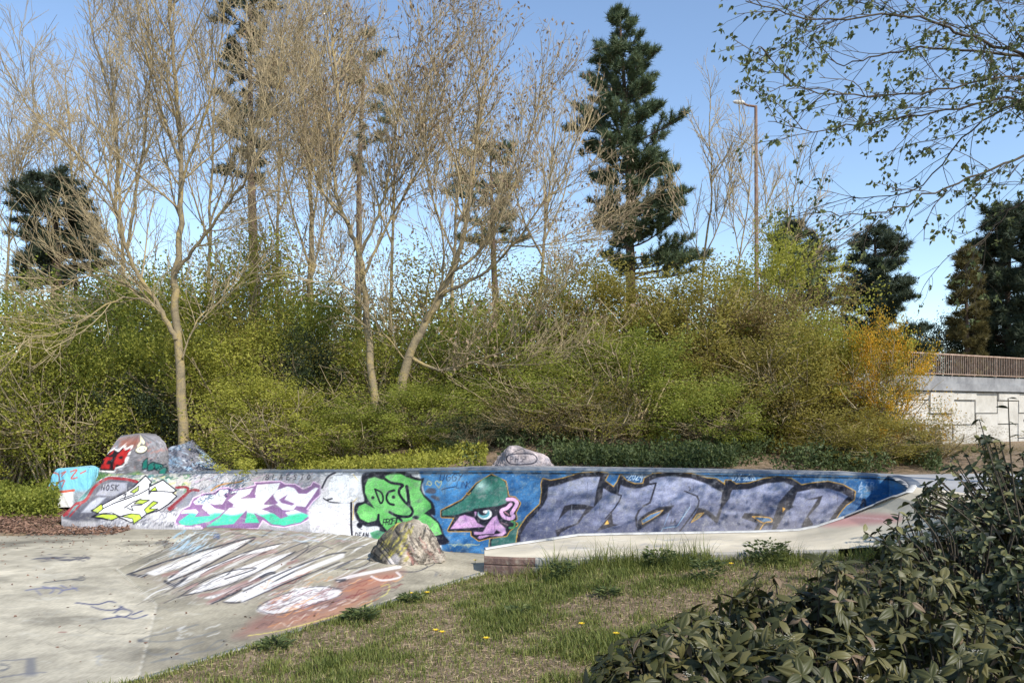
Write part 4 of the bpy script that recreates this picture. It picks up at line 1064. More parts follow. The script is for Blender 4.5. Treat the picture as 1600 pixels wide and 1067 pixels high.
# ------------------------------------------------------------------ boulders
def boulder(name, label, outline, Y, depth, seed, base, painter=None, mat=None, n_pl=14, rough=.06, p=2.6, res=1.0):
    """outline: silhouette of the upper edge. A lofted stone with planar breaks and rough skin, fitted to that silhouette."""
    O = np.array(outline, float); O = O[np.argsort(O[:, 0])]
    x0, x1 = O[0, 0], O[-1, 0]; y1 = O[:, 1].max()
    nf, nt_ = int(220 * res), int(90 * res)
    ph = np.linspace(0, 2 * math.pi, nf, endpoint=False)[:, None]; t = np.linspace(0, 1, nt_)[None, :]
    s = (1 - t ** p) ** (1 / p)
    cx_, sx_ = np.cos(ph), np.sin(ph)
    N_ = np.stack([np.sign(cx_) * np.abs(cx_) ** .8 * s, np.sign(sx_) * np.abs(sx_) ** .8 * s, t + 0 * ph], -1).reshape(-1, 3)
    g = np.random.default_rng(seed)
    for k in range(n_pl):
        n_ = g.normal(size=3); n_[2] *= .5; n_ /= np.linalg.norm(n_)
        if n_[2] < -.2: n_[2] = -n_[2]
        q = g.uniform(.84, .98)
        dd = N_ @ n_ - q
        N_ = N_ - n_ * np.maximum(dd, 0)[:, None] * .85
    R_ = 0
    for k, a_ in ((2.5, rough), (6, rough * .6), (14, rough * .35), (30, rough * .2)):
        R_ = R_ + a_ * 2 * (fbm(N_[:, 0] * k + N_[:, 2] * k * .7 + seed, N_[:, 1] * k - N_[:, 2] * k * .6, seed + int(k), 2) - .5)
    N_[:, :2] *= (1 + R_)[:, None]; N_[:, 2] *= 1 + R_ * .6
    N_[:, 0] /= np.abs(N_[:, 0]).max()
    u = (x0 + x1) / 2 + N_[:, 0] * (x1 - x0) / 2
    top_ = np.interp(u, O[:, 0], O[:, 1])
    sil_ = np.clip(1 - np.abs(N_[:, 0] * .999) ** p, 0, 1) ** (1 / p)
    row = y1 + 6 + (top_ - y1 - 6) * np.clip(N_[:, 2] / np.maximum(sil_, .35), 0, 1.04)
    VW = np.stack([(u - 800) / FPX * Y, Y + N_[:, 1] * depth, CAMZ - (row - HOR) / FPX * Y], 1)
    P = Paint(u, row, base)
    P.c *= (.7 + .55 * fbm(u / 9, row / 9 + N_[:, 1] * 4, seed))[:, None]
    P.c *= (.85 + .3 * g.random(len(u)))[:, None]
    if painter: painter(P, N_)
    F = np.array([]); i = np.arange(nf)[:, None] * nt_ + np.arange(nt_ - 1)[None, :]; j = ((np.arange(nf) + 1) % nf)[:, None] * nt_ + np.arange(nt_ - 1)[None, :]
    F = np.stack([i, j, j + 1, i + 1], -1).reshape(-1, 4)
    o = root(name, (float(VW[:, 0].mean()), Y, float(VW[:, 2].min())), label, 'boulder')
    part('stone', VW, F, mat or M_rockp, o, True, colors=s2l(np.clip(P.c, 0, 1)))
    return o
# ------------------------------------------------------------------ boulders round the bowl
def paint_big(P, V):
    z = Z(70, 670, 6.667)
    P.scribble(165, 682, 262, 745, 90, [(150, 150, 156), (90, 88, 92), (170, 120, 110), (190, 195, 205)], 1.6, 3, -.5, 14, .7)
    P.fill(z((820, 90), (960, 80), (1040, 120), (1020, 190), (840, 180)), (150, 84, 66), 3, .7)
    P.fill(z((570, 560), (620, 420), (700, 440), (950, 470), (1100, 420), (1260, 520), (1300, 700), (560, 700)), (106, 150, 84), 3, .85)
    P.scribble(158, 738, 262, 765, 40, [(235, 232, 215), (216, 206, 130), (70, 120, 70)], 2, 4, -.2, 16, .8)
    o = z((660, 200), (690, 160), (720, 190), (710, 250), (790, 200), (820, 210), (850, 220), (890, 165), (920, 210), (970, 170), (985, 220), (960, 260), (970, 330), (930, 370), (860, 390), (850, 425), (680, 420), (655, 390), (675, 290))
    P.fill(o, (30, 22, 28), 1); P.line(o, 2.4, (238, 236, 232), smooth=False, closed=True)
    for q in ([(690, 280), (810, 280), (800, 315), (690, 310)], [(685, 350), (800, 350), (795, 400), (680, 395)], [(730, 300), (765, 300), (760, 360), (725, 360)], [(830, 400), (850, 260), (900, 190), (960, 250), (960, 320), (910, 360), (870, 350), (855, 400)], [(670, 190), (690, 170), (710, 195), (690, 230)], [(740, 260), (800, 205), (795, 250), (770, 270)], [(930, 230), (970, 185), (975, 215), (945, 250)]):
        P.fill(z(*q), (172, 34, 34), .8)
    P.disc(70 + 898 / 6.667, 670 + 285 / 6.667, 3.2, 2.2, (30, 22, 28))
    P.disc(70 + 1090 / 6.667, 670 + 205 / 6.667, 9, 6.4, (30, 26, 30)); P.disc(70 + 1090 / 6.667, 670 + 203 / 6.667, 7.8, 5.2, (240, 234, 200))
    P.line(z((1045, 170), (1060, 110), (1090, 150)), 2.6, (238, 230, 190)); P.line(z((1070, 200), (1075, 203)), 1.2, (40, 36, 40)); P.line(z((1115, 200), (1120, 203)), 1.2, (40, 36, 40))
    for q in ([(1140, 330), (1180, 290), (1190, 380), (1140, 400)], [(1200, 350), (1260, 330), (1250, 400), (1190, 410)], [(1260, 340), (1330, 360), (1310, 410), (1270, 400)], [(1310, 400), (1360, 390), (1350, 490), (1310, 480)]):
        P.fill(z(*q), (26, 110, 98), 1); P.line(z(*q), 1.5, (18, 40, 44), closed=True)
boulder('painted_boulder', 'big boulder sprayed with red letters and a small cream face', [(146, 768), (152, 745), (160, 712), (170, 690), (188, 682), (225, 678), (250, 682), (262, 692), (268, 705), (282, 745), (290, 768)], 12.65, .5, 5, (128, 126, 130), paint_big, p=3.4, n_pl=12)
def paint_slope(P, V):
    P.scribble(255, 690, 355, 735, 170, [(190, 215, 232), (140, 175, 205), (226, 232, 238), (90, 92, 104)], 1.4, 6, .45, 14, .8)
boulder('painted_boulder', 'sloping grey boulder scribbled with pale blue, beside the red lettered one', [(232, 742), (252, 715), (272, 692), (292, 684), (306, 692), (330, 714), (356, 733), (372, 746)], 12.75, .45, 8, (118, 118, 128), paint_slope, p=3.0)
def paint_low(P, V):
    z = Z(70, 670, 6.667)
    P.fill([(70, 728), (152, 728), (152, 764), (70, 764)], (120, 196, 222), 3, .9)
    P.fill([(70, 763), (130, 763), (130, 790), (76, 790)], (232, 230, 228), 2, .9)
    P.line([(78, 764), (100, 766), (130, 763)], 3.5, (206, 84, 60), .9)
    for a in ([(80, 745), (88, 738), (100, 740), (104, 750), (98, 760)], [(106, 738), (114, 735), (108, 742)], [(122, 735), (130, 733), (124, 745), (132, 744)], [(84, 760), (94, 756), (100, 760)], [(136, 738), (142, 734)], [(108, 750), (116, 748), (113, 758)]):
        P.line(a, 2, (200, 84, 66), .9)
    P.line([(94, 770), (98, 773), (106, 774)], 1.8, (30, 30, 34)); P.line([(109, 766), (108, 780)], 3.5, (30, 30, 34))
boulder('painted_boulder', 'low block sprayed sky blue with orange strokes, beside the ivy', [(74, 782), (77, 740), (82, 733), (110, 730), (140, 729), (152, 732), (158, 782)], 12.6, .35, 11, (150, 160, 168), paint_low, n_pl=8, p=5)
def paint_back(P, V):
    P.line([(791, 716), (795, 709), (812, 707), (832, 708), (838, 716), (828, 722), (800, 722), (791, 716)], 1.6, (44, 44, 54), .9)
    P.text(797, 711, 8, 'PHIP', 1.2, (50, 50, 60), .2, .95, .9); P.line([(800, 706), (816, 700), (820, 707)], 1.2, (54, 54, 62), .8)
boulder('grey_boulder', 'pale grey boulder with a small black tag, standing behind the blue wall', [(764, 734), (768, 712), (780, 701), (795, 697), (815, 698), (838, 707), (858, 712), (873, 718), (876, 734)], 10.75, .45, 21, (170, 158, 156), paint_back, M_rock, p=3, rough=.09)
def paint_front(P, V):
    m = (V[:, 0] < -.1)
    P.c[m] *= .66  # left side darkened: its shade put into the colour
    P.c *= (1 - .45 * sstep(.60, .68, fbm(P.U / 5, P.V / 11, 61)))[:, None]
    P.scribble(580, 815, 695, 868, 60, [(62, 56, 52), (48, 44, 42)], 1.0, 44, 1.1, 14, .8)
    P.scribble(598, 820, 640, 868, 45, [(196, 184, 84), (170, 160, 80)], 1.6, 41, -1.4, 12, .75)
    P.scribble(585, 830, 630, 870, 40, [(70, 70, 66), (50, 50, 50)], 2.2, 42, -1.2, 14, .7)
    P.scribble(640, 815, 694, 865, 50, [(214, 198, 180), (150, 104, 96), (96, 86, 80)], 1.8, 43, 1.6, 12, .7)
    P.fill([(612, 866), (625, 856), (632, 862), (628, 873), (614, 873)], (224, 216, 214), 2, .8)
boulder('rough_boulder', 'rough brown rock with yellow lichen on the pavement before the green letters', [(572, 868), (584, 852), (602, 832), (620, 818), (640, 813), (668, 815), (686, 824), (695, 842), (699, 868)], 8.35, .34, 31, (158, 148, 134), paint_front, M_rock, 22, rough=.17, p=2.4)

# ------------------------------------------------------------------ bridge with railing
A = np.array(W(1300, 553, 36.0)); Bp = np.array(W(1600, 560, 43.7)); A[2] = Bp[2] = 4.66
bd = (Bp - A); bd[2] = 0; bl = np.linalg.norm(bd); bd /= bl
bn = np.array([-bd[1], bd[0], 0])
def along(s, off, z):
    return A + bd * s + bn * off + np.array([0, 0, z - A[2]])
def beam(s0, s1, o0, o1, z0, z1):
    V = np.array([along(s, o, z) for s in (s0, s1) for o in (o0, o1) for z in (z0, z1)])
    F = np.array([(0, 1, 3, 2), (4, 6, 7, 5), (0, 4, 5, 1), (2, 3, 7, 6), (0, 2, 6, 4), (1, 5, 7, 3)])
    return V, F
LB = bl + 16
br = root('road_bridge', tuple(along(0, 0, 0)), 'concrete road bridge end with grey fascia and ribbed pale panels', 'bridge')
V, F = beam(-1, LB, -.22, 5.0, 2.74, 3.12); part('lower_fascia', V, F, M_fascia, br)
V, F = beam(-1, LB, -.12, 5.0, 3.125, 3.50); part('upper_fascia', V, F, M_fascia, br)
V, F = beam(-1, LB, .15, 5.0, -.3, 2.735); part('backing_wall', V, F, M_fascia, br)
s = 3.2; k = 0
rp = random.Random(3)
while s < LB - 3:
    wv_ = 2.05
    z0 = 2.70; cut = [1.55, .15, -.3] if k % 2 == 0 else [2.25, .95, -.3]
    for zc in cut:
        V, F = beam(s + .03, s + wv_ - .03, rp.uniform(-.11, .03), .145, zc + .03, z0 - .03)
        part('panel', V, F, M_panel, br); z0 = zc
    s += wv_; k += 1
ra = root('bridge_railing', tuple(along(0, 0, 3.5)), 'rusty brown metal railing along the top of the bridge', 'railing')
V, F = beam(-1, LB, -.24, -.16, 4.59, 4.66); part('top_rail', V, F, M_rust, ra)
V, F = beam(-1, LB, -.22, -.18, 3.58, 3.62); part('bottom_rail', V, F, M_rust, ra)
s = -.9; k = 0
while s < LB - .2:
    thick = .028 if k % 12 else .045
    V, F = beam(s - thick / 2 * .8, s + thick / 2 * .8, -.2 - thick / 2, -.2 + thick / 2, 3.50 if k % 12 == 0 else 3.6, 4.60)
    part('post' if k % 12 == 0 else 'baluster', V, F, M_rust, ra); s += .165; k += 1

# ------------------------------------------------------------------ street lamp
lp = W(1183, 480, 37.0); lz = float(ground_z(np.array([lp[0]]), np.array([37.0]))[0]) - .1
lam = root('street_lamp', (lp[0], 37.0, lz), 'tall rusty steel street lamp rising behind the shrubs', 'street lamp')
top = W(1181, 166, 37.0)
V, F = tubes([([(lp[0], 37, lz), (lp[0] * .999, 37, 6), (top[0], 37, top[2] - .1), (top[0], 37, top[2])], [.13, .11, .075, .07])], lambda r: 12); part('pole', V, F, M_post, lam, True)
hd = W(1150, 161, 37.0)
V, F = tubes([([(top[0] + .05, 37, top[2] - .03), (top[0] - .4, 37, top[2] + .03), (hd[0] + .3, 37, hd[2])], [.06, .055, .05])], lambda r: 8); part('arm', V, F, M_post, lam, True)
V, F = tubes([([(hd[0] + .42, 37, hd[2] + .0), (hd[0] + .3, 37, hd[2] + .02), (hd[0] - .05, 37, hd[2] + .05), (hd[0] - .15, 37, hd[2] + .06)], [.03, .11, .09, .02])], lambda r: 8); part('lamp_head', V, F, M_cope, lam, True)

# ------------------------------------------------------------------ conifers
conifer('pine_tree', 'tall dark pine standing alone against the sky beside the street lamp', 26, [(986, 470), (985, 380), (982, 260), (975, 130), (967, 14)],
        [(14, 962, 972), (45, 935, 1005), (80, 925, 1022), (105, 915, 1046), (135, 905, 1040), (150, 888, 1050), (200, 875, 1075), (235, 890, 1082), (270, 905, 1095), (320, 915, 1105), (360, 925, 1122), (390, 940, 1128), (420, 960, 1095)], 200, L_pine, 3, .2, .21, 26, .28, .05, .5, gap=.18, inn=.36)
conifer('pine_tree', 'tall dark pine seen through the bare branches of the forked tree', 27, [(398, 455), (394, 330), (392, 200), (390, 60), (392, -60)],
        [(-60, 380, 400), (-20, 345, 440), (30, 330, 462), (80, 325, 460), (130, 335, 448), (190, 330, 430), (240, 325, 420), (290, 340, 410)], 110, L_pine2, 5, .2, .25, 24, .33, 0, .3, gap=.2)
conifer('pine_tree', 'narrow pine top rising behind the bare trees in the middle', 30, [(560, 440), (562, 250), (568, 120), (572, 25)],
        [(25, 566, 578), (70, 540, 600), (120, 530, 640), (180, 535, 650), (230, 545, 640), (280, 550, 620)], 40, L_pine, 7, .15, .25, 20, .36, 0, .25, gap=.4)
conifer('pine_tree', 'spreading pine behind the leaning bare tree', 27, [(775, 480), (770, 380), (768, 290), (765, 215)],
        [(212, 740, 790), (235, 715, 810), (270, 690, 825), (310, 680, 830), (350, 690, 835), (390, 720, 830)], 48, L_pine, 9, .15, .25, 20, .36, 0, .2, gap=.35)
conifer('yew_tree', 'broad dark evergreen at the far left behind pale twigs', 21, [(88, 470), (88, 380), (86, 275)],
        [(272, 60, 110), (300, 25, 135), (340, 28, 150), (380, 30, 160), (420, 28, 162), (455, 30, 160)], 130, L_pine2, 11, .2, .2, 24, .28, 0, .1, gap=.1)
conifer('pine_tree', 'rounded dark pine next to the bridge railing', 46, [(1372, 560), (1370, 480), (1366, 358)],
        [(356, 1355, 1380), (375, 1325, 1410), (410, 1305, 1425), (450, 1300, 1438), (490, 1296, 1445), (530, 1300, 1450), (585, 1310, 1440)], 150, L_pine2, 13, .3, .42, 26, .5, 0, .12, gap=.15)
conifer('pine_tree', 'small dark pine behind the thin bare trees near the lamp', 42, [(1240, 520), (1240, 440), (1238, 350)],
        [(348, 1228, 1248), (370, 1205, 1285), (400, 1190, 1300), (440, 1190, 1305), (480, 1200, 1310)], 100, L_pine2, 15, .26, .40, 24, .5, 0, .12, gap=.15)
conifer('cypress_tree', 'tall blackish evergreen above the railing at the picture edge', 47, [(1575, 580), (1575, 450), (1580, 325)],
        [(325, 1560, 1600), (350, 1505, 1625), (390, 1515, 1640), (430, 1520, 1650), (480, 1520, 1655), (550, 1515, 1660), (590, 1515, 1660)], 230, L_pine2, 17, .3, .42, 26, .45, 0, .2)
conifer('cypress_tree', 'ochre brown columnar conifer above the bridge railing', 46, [(1512, 575), (1510, 480), (1508, 388)],
        [(386, 1500, 1515), (410, 1488, 1530), (450, 1484, 1536), (500, 1482, 1540), (550, 1482, 1542), (590, 1484, 1540)], 150, L_ochre, 19, .2, .34, 26, .4, 0, .3)

# ------------------------------------------------------------------ bare trees
bare_tree('bare_tree', 'forked bare tree with lichen yellow limbs behind the sloping boulder', 12.95,
  ([(287, 695), (284, 640), (281, 570), (276, 500), (272, 440), (279, 385), (282, 300), (280, 190), (270, 90), (262, -30), (256, -120)], .3, .135, .025),
  [([(274, 530), (258, 497), (238, 462), (212, 425), (196, 380), (182, 330), (170, 300), (140, 262), (95, 215), (45, 165), (5, 100)], -.8, .085, .015),
   ([(190, 372), (180, 310), (184, 230), (172, 150), (150, 70), (128, -40)], .6, .06, .015),
   ([(198, 388), (214, 300), (226, 210), (236, 110), (228, 0), (220, -80)], 1.2, .055, .014),
   ([(276, 425), (300, 392), (325, 362), (350, 325), (385, 280), (415, 205), (440, 120), (450, 60)], -.9, .06, .014),
   ([(281, 300), (300, 230), (330, 150), (345, 60), (350, -40)], -.8, .045, .012),
   ([(282, 250), (255, 180), (232, 100), (215, 10), (205, -70)], -1.0, .045, .012),
   ([(272, 520), (235, 470), (180, 470), (130, 500), (80, 510), (40, 525)], -1.6, .04, .008),
   ([(260, 500), (215, 455), (160, 430), (100, 440), (40, 430)], -2.0, .035, .008),
   ([(285, 560), (310, 500), (345, 470), (360, 430)], 1.2, .03, .008)], seed=4)
bare_tree('bare_tree', 'slim bare tree with a pale straight trunk and brown leaves', 13.8,
  ([(588, 640), (580, 570), (574, 500), (567, 430), (558, 385), (540, 345), (524, 285), (530, 190), (522, 80), (515, 0)], .5, .115, .02),
  [([(562, 400), (585, 350), (604, 290), (618, 200), (640, 110), (660, 40)], -.7, .06, .012),
   ([(568, 430), (596, 370), (640, 290), (690, 210), (735, 130), (770, 70)], .9, .055, .012),
   ([(545, 350), (505, 300), (480, 220), (470, 130), (455, 40)], 1.0, .05, .012),
   ([(600, 300), (650, 250), (690, 160), (700, 80)], -1.2, .035, .01)], dry=2600, seed=6)
bare_tree('bare_tree', 'leaning bare tree with long low limbs and brown leaves', 13.9,
  ([(628, 600), (640, 555), (664, 505), (692, 455), (715, 400), (730, 340), (740, 270), (748, 190), (760, 110)], .3, .14, .02),
  [([(690, 460), (750, 430), (800, 385), (840, 330), (880, 270), (905, 200)], -1.0, .06, .012),
   ([(700, 430), (760, 380), (800, 300), (830, 200), (850, 130)], 1.0, .055, .012),
   ([(645, 560), (690, 578), (735, 568), (790, 548), (820, 515), (850, 480), (895, 440)], -1.4, .06, .012),
   ([(740, 565), (790, 575), (850, 565), (905, 572)], -.6, .03, .008),
   ([(665, 500), (690, 440), (690, 360), (670, 280), (665, 200)], -.9, .05, .012),
   ([(800, 385), (860, 380), (920, 350), (960, 330)], .6, .03, .008),
   ([(640, 570), (600, 520), (560, 470), (530, 440)], -.8, .03, .008)], dry=2600, seed=8)
bare_tree('bare_tree', 'upright many stemmed bare tree with dark trunks and brown leaves', 18.5,
  ([(484, 580), (484, 480), (487, 400), (486, 320), (480, 230), (470, 120), (468, 20)], 0, .15, .02),
  [([(488, 430), (505, 350), (520, 240), (545, 130), (560, 50)], .6, .06, .012), ([(485, 420), (460, 340), (440, 240), (425, 130), (420, 60)], -.6, .055, .012),
   ([(487, 360), (500, 260), (500, 150), (495, 30)], -.8, .05, .012), ([(484, 500), (450, 450), (420, 400), (405, 350)], -1.0, .04, .01), ([(486, 470), (530, 430), (560, 380)], -1.2, .04, .01)],
  LV=scaled(TWIGS, len=1.15, rmin=1.15), dry=2200, seed=10)
THIN = scaled(TWIGS, len=[.8, .9, 1.0], per_m=[.8, .8, .8], rmin=1.5)
bare_tree('bare_tree', 'thin bare tree beside the lone pine, farther from the lamp', 23, ([(1096, 480), (1100, 400), (1112, 300), (1108, 210), (1110, 160)], 0, .07, .015), [([(1102, 400), (1130, 330), (1150, 240), (1165, 180)], -.5, .04, .01), ([(1100, 420), (1075, 350), (1062, 280)], .5, .03, .01)], LV=THIN, seed=12, twig=M_twig)
bare_tree('bare_tree', 'thin bare tree just beyond the street lamp, spreading twigs', 24, ([(1215, 480), (1225, 400), (1238, 320), (1250, 240)], 0, .06, .012), [([(1222, 420), (1250, 350), (1285, 290)], -.5, .035, .01), ([(1220, 430), (1200, 350), (1195, 270)], .4, .035, .01), ([(1225, 420), (1270, 400), (1310, 350)], .4, .03, .01)], LV=THIN, seed=14)
bare_tree('bare_tree', 'thin bare tree between the lone pine and the lamp', 22, ([(1150, 480), (1155, 400), (1170, 310), (1175, 220)], 0, .055, .012), [([(1156, 400), (1140, 320), (1128, 250)], .4, .03, .01), ([(1158, 400), (1190, 340), (1210, 290)], .4, .03, .01)], LV=THIN, seed=16)
bare_tree('bare_tree', 'grey bare tree at the left picture edge behind the evergreen', 24, ([(10, 480), (14, 380), (20, 280), (10, 180)], 0, .08, .015), [([(14, 380), (50, 320), (90, 260)], -.5, .05, .01), ([(14, 360), (-20, 300), (-40, 240)], .4, .05, .01), ([(18, 300), (40, 240), (60, 190)], .4, .04, .01)], LV=scaled(TWIGS, len=1.3, rmin=1.5), seed=18)

BG = scaled(TWIGS, len=[1.1, 1.05, 1.1], per_m=[.5, .62, .7], rmin=1.4)
for lab, Yt, x, yb_, yt_, lean, sd in (('slim grey tree between the forked tree and the left pine', 20, 325, 520, 90, 12, 51), ('slim grey tree behind the forked tree, leaning away', 21, 195, 500, 60, -25, 52), ('slim grey tree just right of the left pine', 21.5, 432, 520, 60, 8, 53), ('slim grey tree behind the pale straight trunk', 22, 610, 520, 90, 15, 54),
      ('slim grey tree behind the leaning tree', 21, 705, 520, 130, 20, 55), ('slim grey tree at the edge of the bare group, near the lone pine', 20.5, 842, 500, 190, 28, 56), ('slim grey tree rising over the left evergreen', 22, 120, 480, 110, -18, 57)):
    h_ = yb_ - yt_
    bare_tree('bare_tree', lab, Yt, ([(x, yb_), (x + lean * .2, yb_ - h_ * .3), (x + lean * .5, yb_ - h_ * .6), (x + lean, yt_)], 0, .10, .02),
      [([(x + lean * .2, yb_ - h_ * .32), (x - 30, yb_ - h_ * .55), (x - 48, yb_ - h_ * .85)], -.8, .06, .012), ([(x + lean * .3, yb_ - h_ * .4), (x + 38, yb_ - h_ * .62), (x + 60, yb_ - h_ * .9)], .8, .06, .012), ([(x + lean * .4, yb_ - h_ * .5), (x + 8, yb_ - h_ * .75), (x - 10, yb_ - h_ * 1.02)], 1.2, .05, .012)],
      LV=BG, seed=sd, group='slim grey trees in the background')
# ------------------------------------------------------------------ shrub bank
S_ = [('a', 'yellow green shrub behind the ivy at the left picture edge', 10, 530, 14.0, 270, L_yg, .3), ('b', 'dense olive green shrub high at the left under the evergreen', 60, 452, 17.5, 300, L_green, 1.1),
 ('c', 'shady green shrub behind the red lettered boulder', 150, 520, 14.6, 230, L_green, 2.0), ('a', 'green shrub left of the pine trunk, behind the forked tree', 225, 440, 18.0, 260, L_green, 2.6),
 ('b', 'green shrub right behind the sloping boulder', 340, 510, 14.8, 230, L_yg, .9), ('c', 'tall light green shrub under the left pine', 372, 415, 17.8, 260, L_yg, 3.3),
 ('a', 'bright yellow green shrub behind the purple letters', 440, 600, 13.0, 210, L_yg, 4.0), ('b', 'shaded green shrub at the foot of the many stemmed tree', 490, 470, 16.9, 200, L_green, 5.0),
 ('c', 'bright green shrub behind the white disc and green letters', 548, 640, 12.8, 170, L_green, .5), ('a', 'bright green shrub at the foot of the leaning tree', 665, 605, 13.2, 210, L_green, 1.6),
 ('t', 'thin twiggy shrub between the two leaf bearing bare trees', 620, 470, 17.0, 260, L_olive, 2.2), ('t', 'dark twiggy shrub behind the long low limb', 755, 505, 15.8, 240, L_green, 3.0),
 ('t', 'loose twiggy shrub behind the grey boulder', 850, 560, 12.9, 230, L_green, 4.1), ('t', 'tall olive twiggy shrub under the leaning tree top', 850, 430, 17.2, 260, L_olive, .2),
 ('b', 'tall olive shrub at the foot of the lone pine', 965, 425, 17.0, 240, L_olive, 1.3), ('a', 'green shrub behind the first lavender letters', 985, 530, 13.2, 240, L_green, 2.4),
 ('c', 'brownish olive shrub right of the lone pine', 1080, 445, 15.6, 240, L_olive, 3.5), ('b', 'light green shrub behind the last lavender letters', 1110, 600, 12.5, 190, L_green, 4.6),
 ('a', 'bright green bushy treetop around the lamp foot', 1195, 400, 19.5, 190, L_yg, 5.7), ('a', 'brown olive shrub below the street lamp', 1200, 470, 15.0, 230, L_brown, .7),
 ('c', 'olive green shrub left of the golden one', 1235, 540, 13.0, 220, L_olive, 1.8), ('b', 'golden orange flowering shrub in front of the bridge', 1378, 515, 12.6, 125, L_gold, 2.9),
 ('c', 'green shrub growing into the golden one', 1300, 522, 13.2, 150, L_yg, .1), ('c', 'low olive shrub at the deck edge below the golden shrub', 1340, 655, 11.7, 190, L_olive, 1.2),
 ('t', 'low reddish brown shrub at the deck edge below the bridge', 1450, 660, 12.0, 190, L_brown, 2.3), ('t', 'thin shrub with pale stems before the many stemmed tree', 415, 500, 15.6, 230, L_olive, 1.0), ('t', 'thin bare stemmed shrub behind the ivy', 95, 520, 13.6, 200, L_yg, 2.0), ('t', 'thin twiggy shrub behind the green letters', 590, 530, 15.2, 200, L_yg, 3.0), ('t', 'thin twiggy shrub right of the grey boulder', 925, 600, 12.4, 180, L_olive, 4.0), ('t', 'thin twiggy shrub in front of the brown olive one', 1165, 560, 13.4, 200, L_brown, 5.0),
 ('a', 'dark hedge shrub behind the railing, next to the golden shrub', 1440, 520, 49, 130, L_dark, .4), ('b', 'dark hedge shrub behind the railing in front of the ochre conifer', 1520, 520, 50, 130, L_dark, 1.4), ('c', 'dark hedge shrub behind the railing at the picture edge', 1600, 515, 51, 140, L_dark, 2.4),
 ('b', 'dark bush added as the shaded gap left of the forked tree', 225, 590, 14.3, 130, L_dark, 1.0), ('c', 'dark ivy bush at the foot of the many stemmed tree', 470, 545, 15.0, 120, L_dark, 2.0), ('a', 'small dark bush just left of the grey boulder', 745, 655, 12.2, 110, L_dark, 3.0), ('t', 'leafless looking twiggy bush above the grey boulder', 830, 620, 12.6, 190, L_brown, 1.7),  # bush left of the forked tree: dark leaves stand in for a shaded gap
 ('t', 'distant twiggy thicket behind the left evergreen', 170, 405, 22, 260, L_brown, .5), ('t', 'distant twiggy thicket beside the left pine trunk', 450, 395, 22.5, 260, L_brown, 1.5), ('t', 'distant twiggy thicket behind the leaning tree', 690, 400, 22.5, 280, L_olive, 2.5), ('t', 'distant twiggy thicket left of the lone pine', 880, 405, 22, 240, L_olive, 3.5),
 ('t', 'sparse reddish shrub before the bridge panels', 1530, 690, 13.5, 150, L_brown, 3.3)]
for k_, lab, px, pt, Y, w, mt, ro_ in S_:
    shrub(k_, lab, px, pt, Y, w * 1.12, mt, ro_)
# filler mass deep in the bank
def mass(name, label, n, x0, x1, Y0, Y1, h0, h1, leaf, mat, seed, up=.4, cat='undergrowth', patch=0):
    g = np.random.default_rng(seed)
    px = g.uniform(x0, x1, n); Y = g.uniform(Y0, Y1, n); X = (px - 800) / FPX * Y
    if patch:
        kp = fbm(X * 1.6, Y * 1.6, seed + 7) > patch; px = px[kp]; Y = Y[kp]; X = X[kp]; n = len(X)
    z = ground_z(X, Y) + g.uniform(0, 1, n) ** 1.2 * (h0 + (h1 - h0) * fbm(px / 40, Y * 2, seed))
    D = g.normal(0, .8, (n, 3)) + np.array([0, 0, up])
    V, F = leaf_quads(np.stack([X, Y, z], 1), D, g.uniform(.6, 1.4, n) * leaf, g.uniform(.4, .8, n) * leaf, g)
    add(name, mk_mesh(name, V, F, attrs={'tint': np.repeat(np.clip(g.random(n) * .6 + .4 * fbm(px / 15, Y * 3, seed + 1), 0, 1), 4)}), mat, label=label, cat=cat, kind='stuff')
mass('undergrowth', 'dark leafy undergrowth filling the bank between the shrubs', 60000, -60, 1330, 14.5, 20, .8, 2.6, .10, L_green, 3)
mass('ground_cover', 'low dark green plants along the wall behind the lavender letters', 7000, 865, 1150, 10.6, 11.9, .08, .32, .06, L_weed, 5)
mass('verge_plants', 'short yellow green plants along the rim behind the purple letters', 22000, 366, 760, 10.4, 13.4, .05, .30, .055, L_yg, 6, patch=.42)
mass('brush', 'low twiggy brush on the bank behind the grey boulder', 34000, 700, 1470, 10.5, 14.5, .08, .50, .06, L_weed, 9, patch=.49)
mass('ivy_patch', 'dark ivy beside the low blue block', 7000, -40, 92, 11.7, 13.2, .2, .6, .06, L_green, 7)
# mulch
g = np.random.default_rng(8); n = 9000
X = g.uniform(-9.5, -5.55, n); Y = g.uniform(10.7, 12.4, n); ok = ~((X > -6.6) & (Y > 11.25)); X = X[ok]; Y = Y[ok]; n = len(X)
V, F = leaf_quads(np.stack([X, Y, np.maximum(ground_z(X, Y), .0) + g.uniform(0, .05, n)], 1), g.normal(0, 1, (n, 3)) * np.array([1, 1, .25]), g.uniform(.03, .10, n), g.uniform(.012, .035, n), g)
add('bark_mulch', mk_mesh('bark_mulch', V, F, attrs={'tint': np.repeat(g.random(n), 4)}), L_chip, label='reddish brown bark mulch beside the pavement', cat='mulch', kind='stuff')

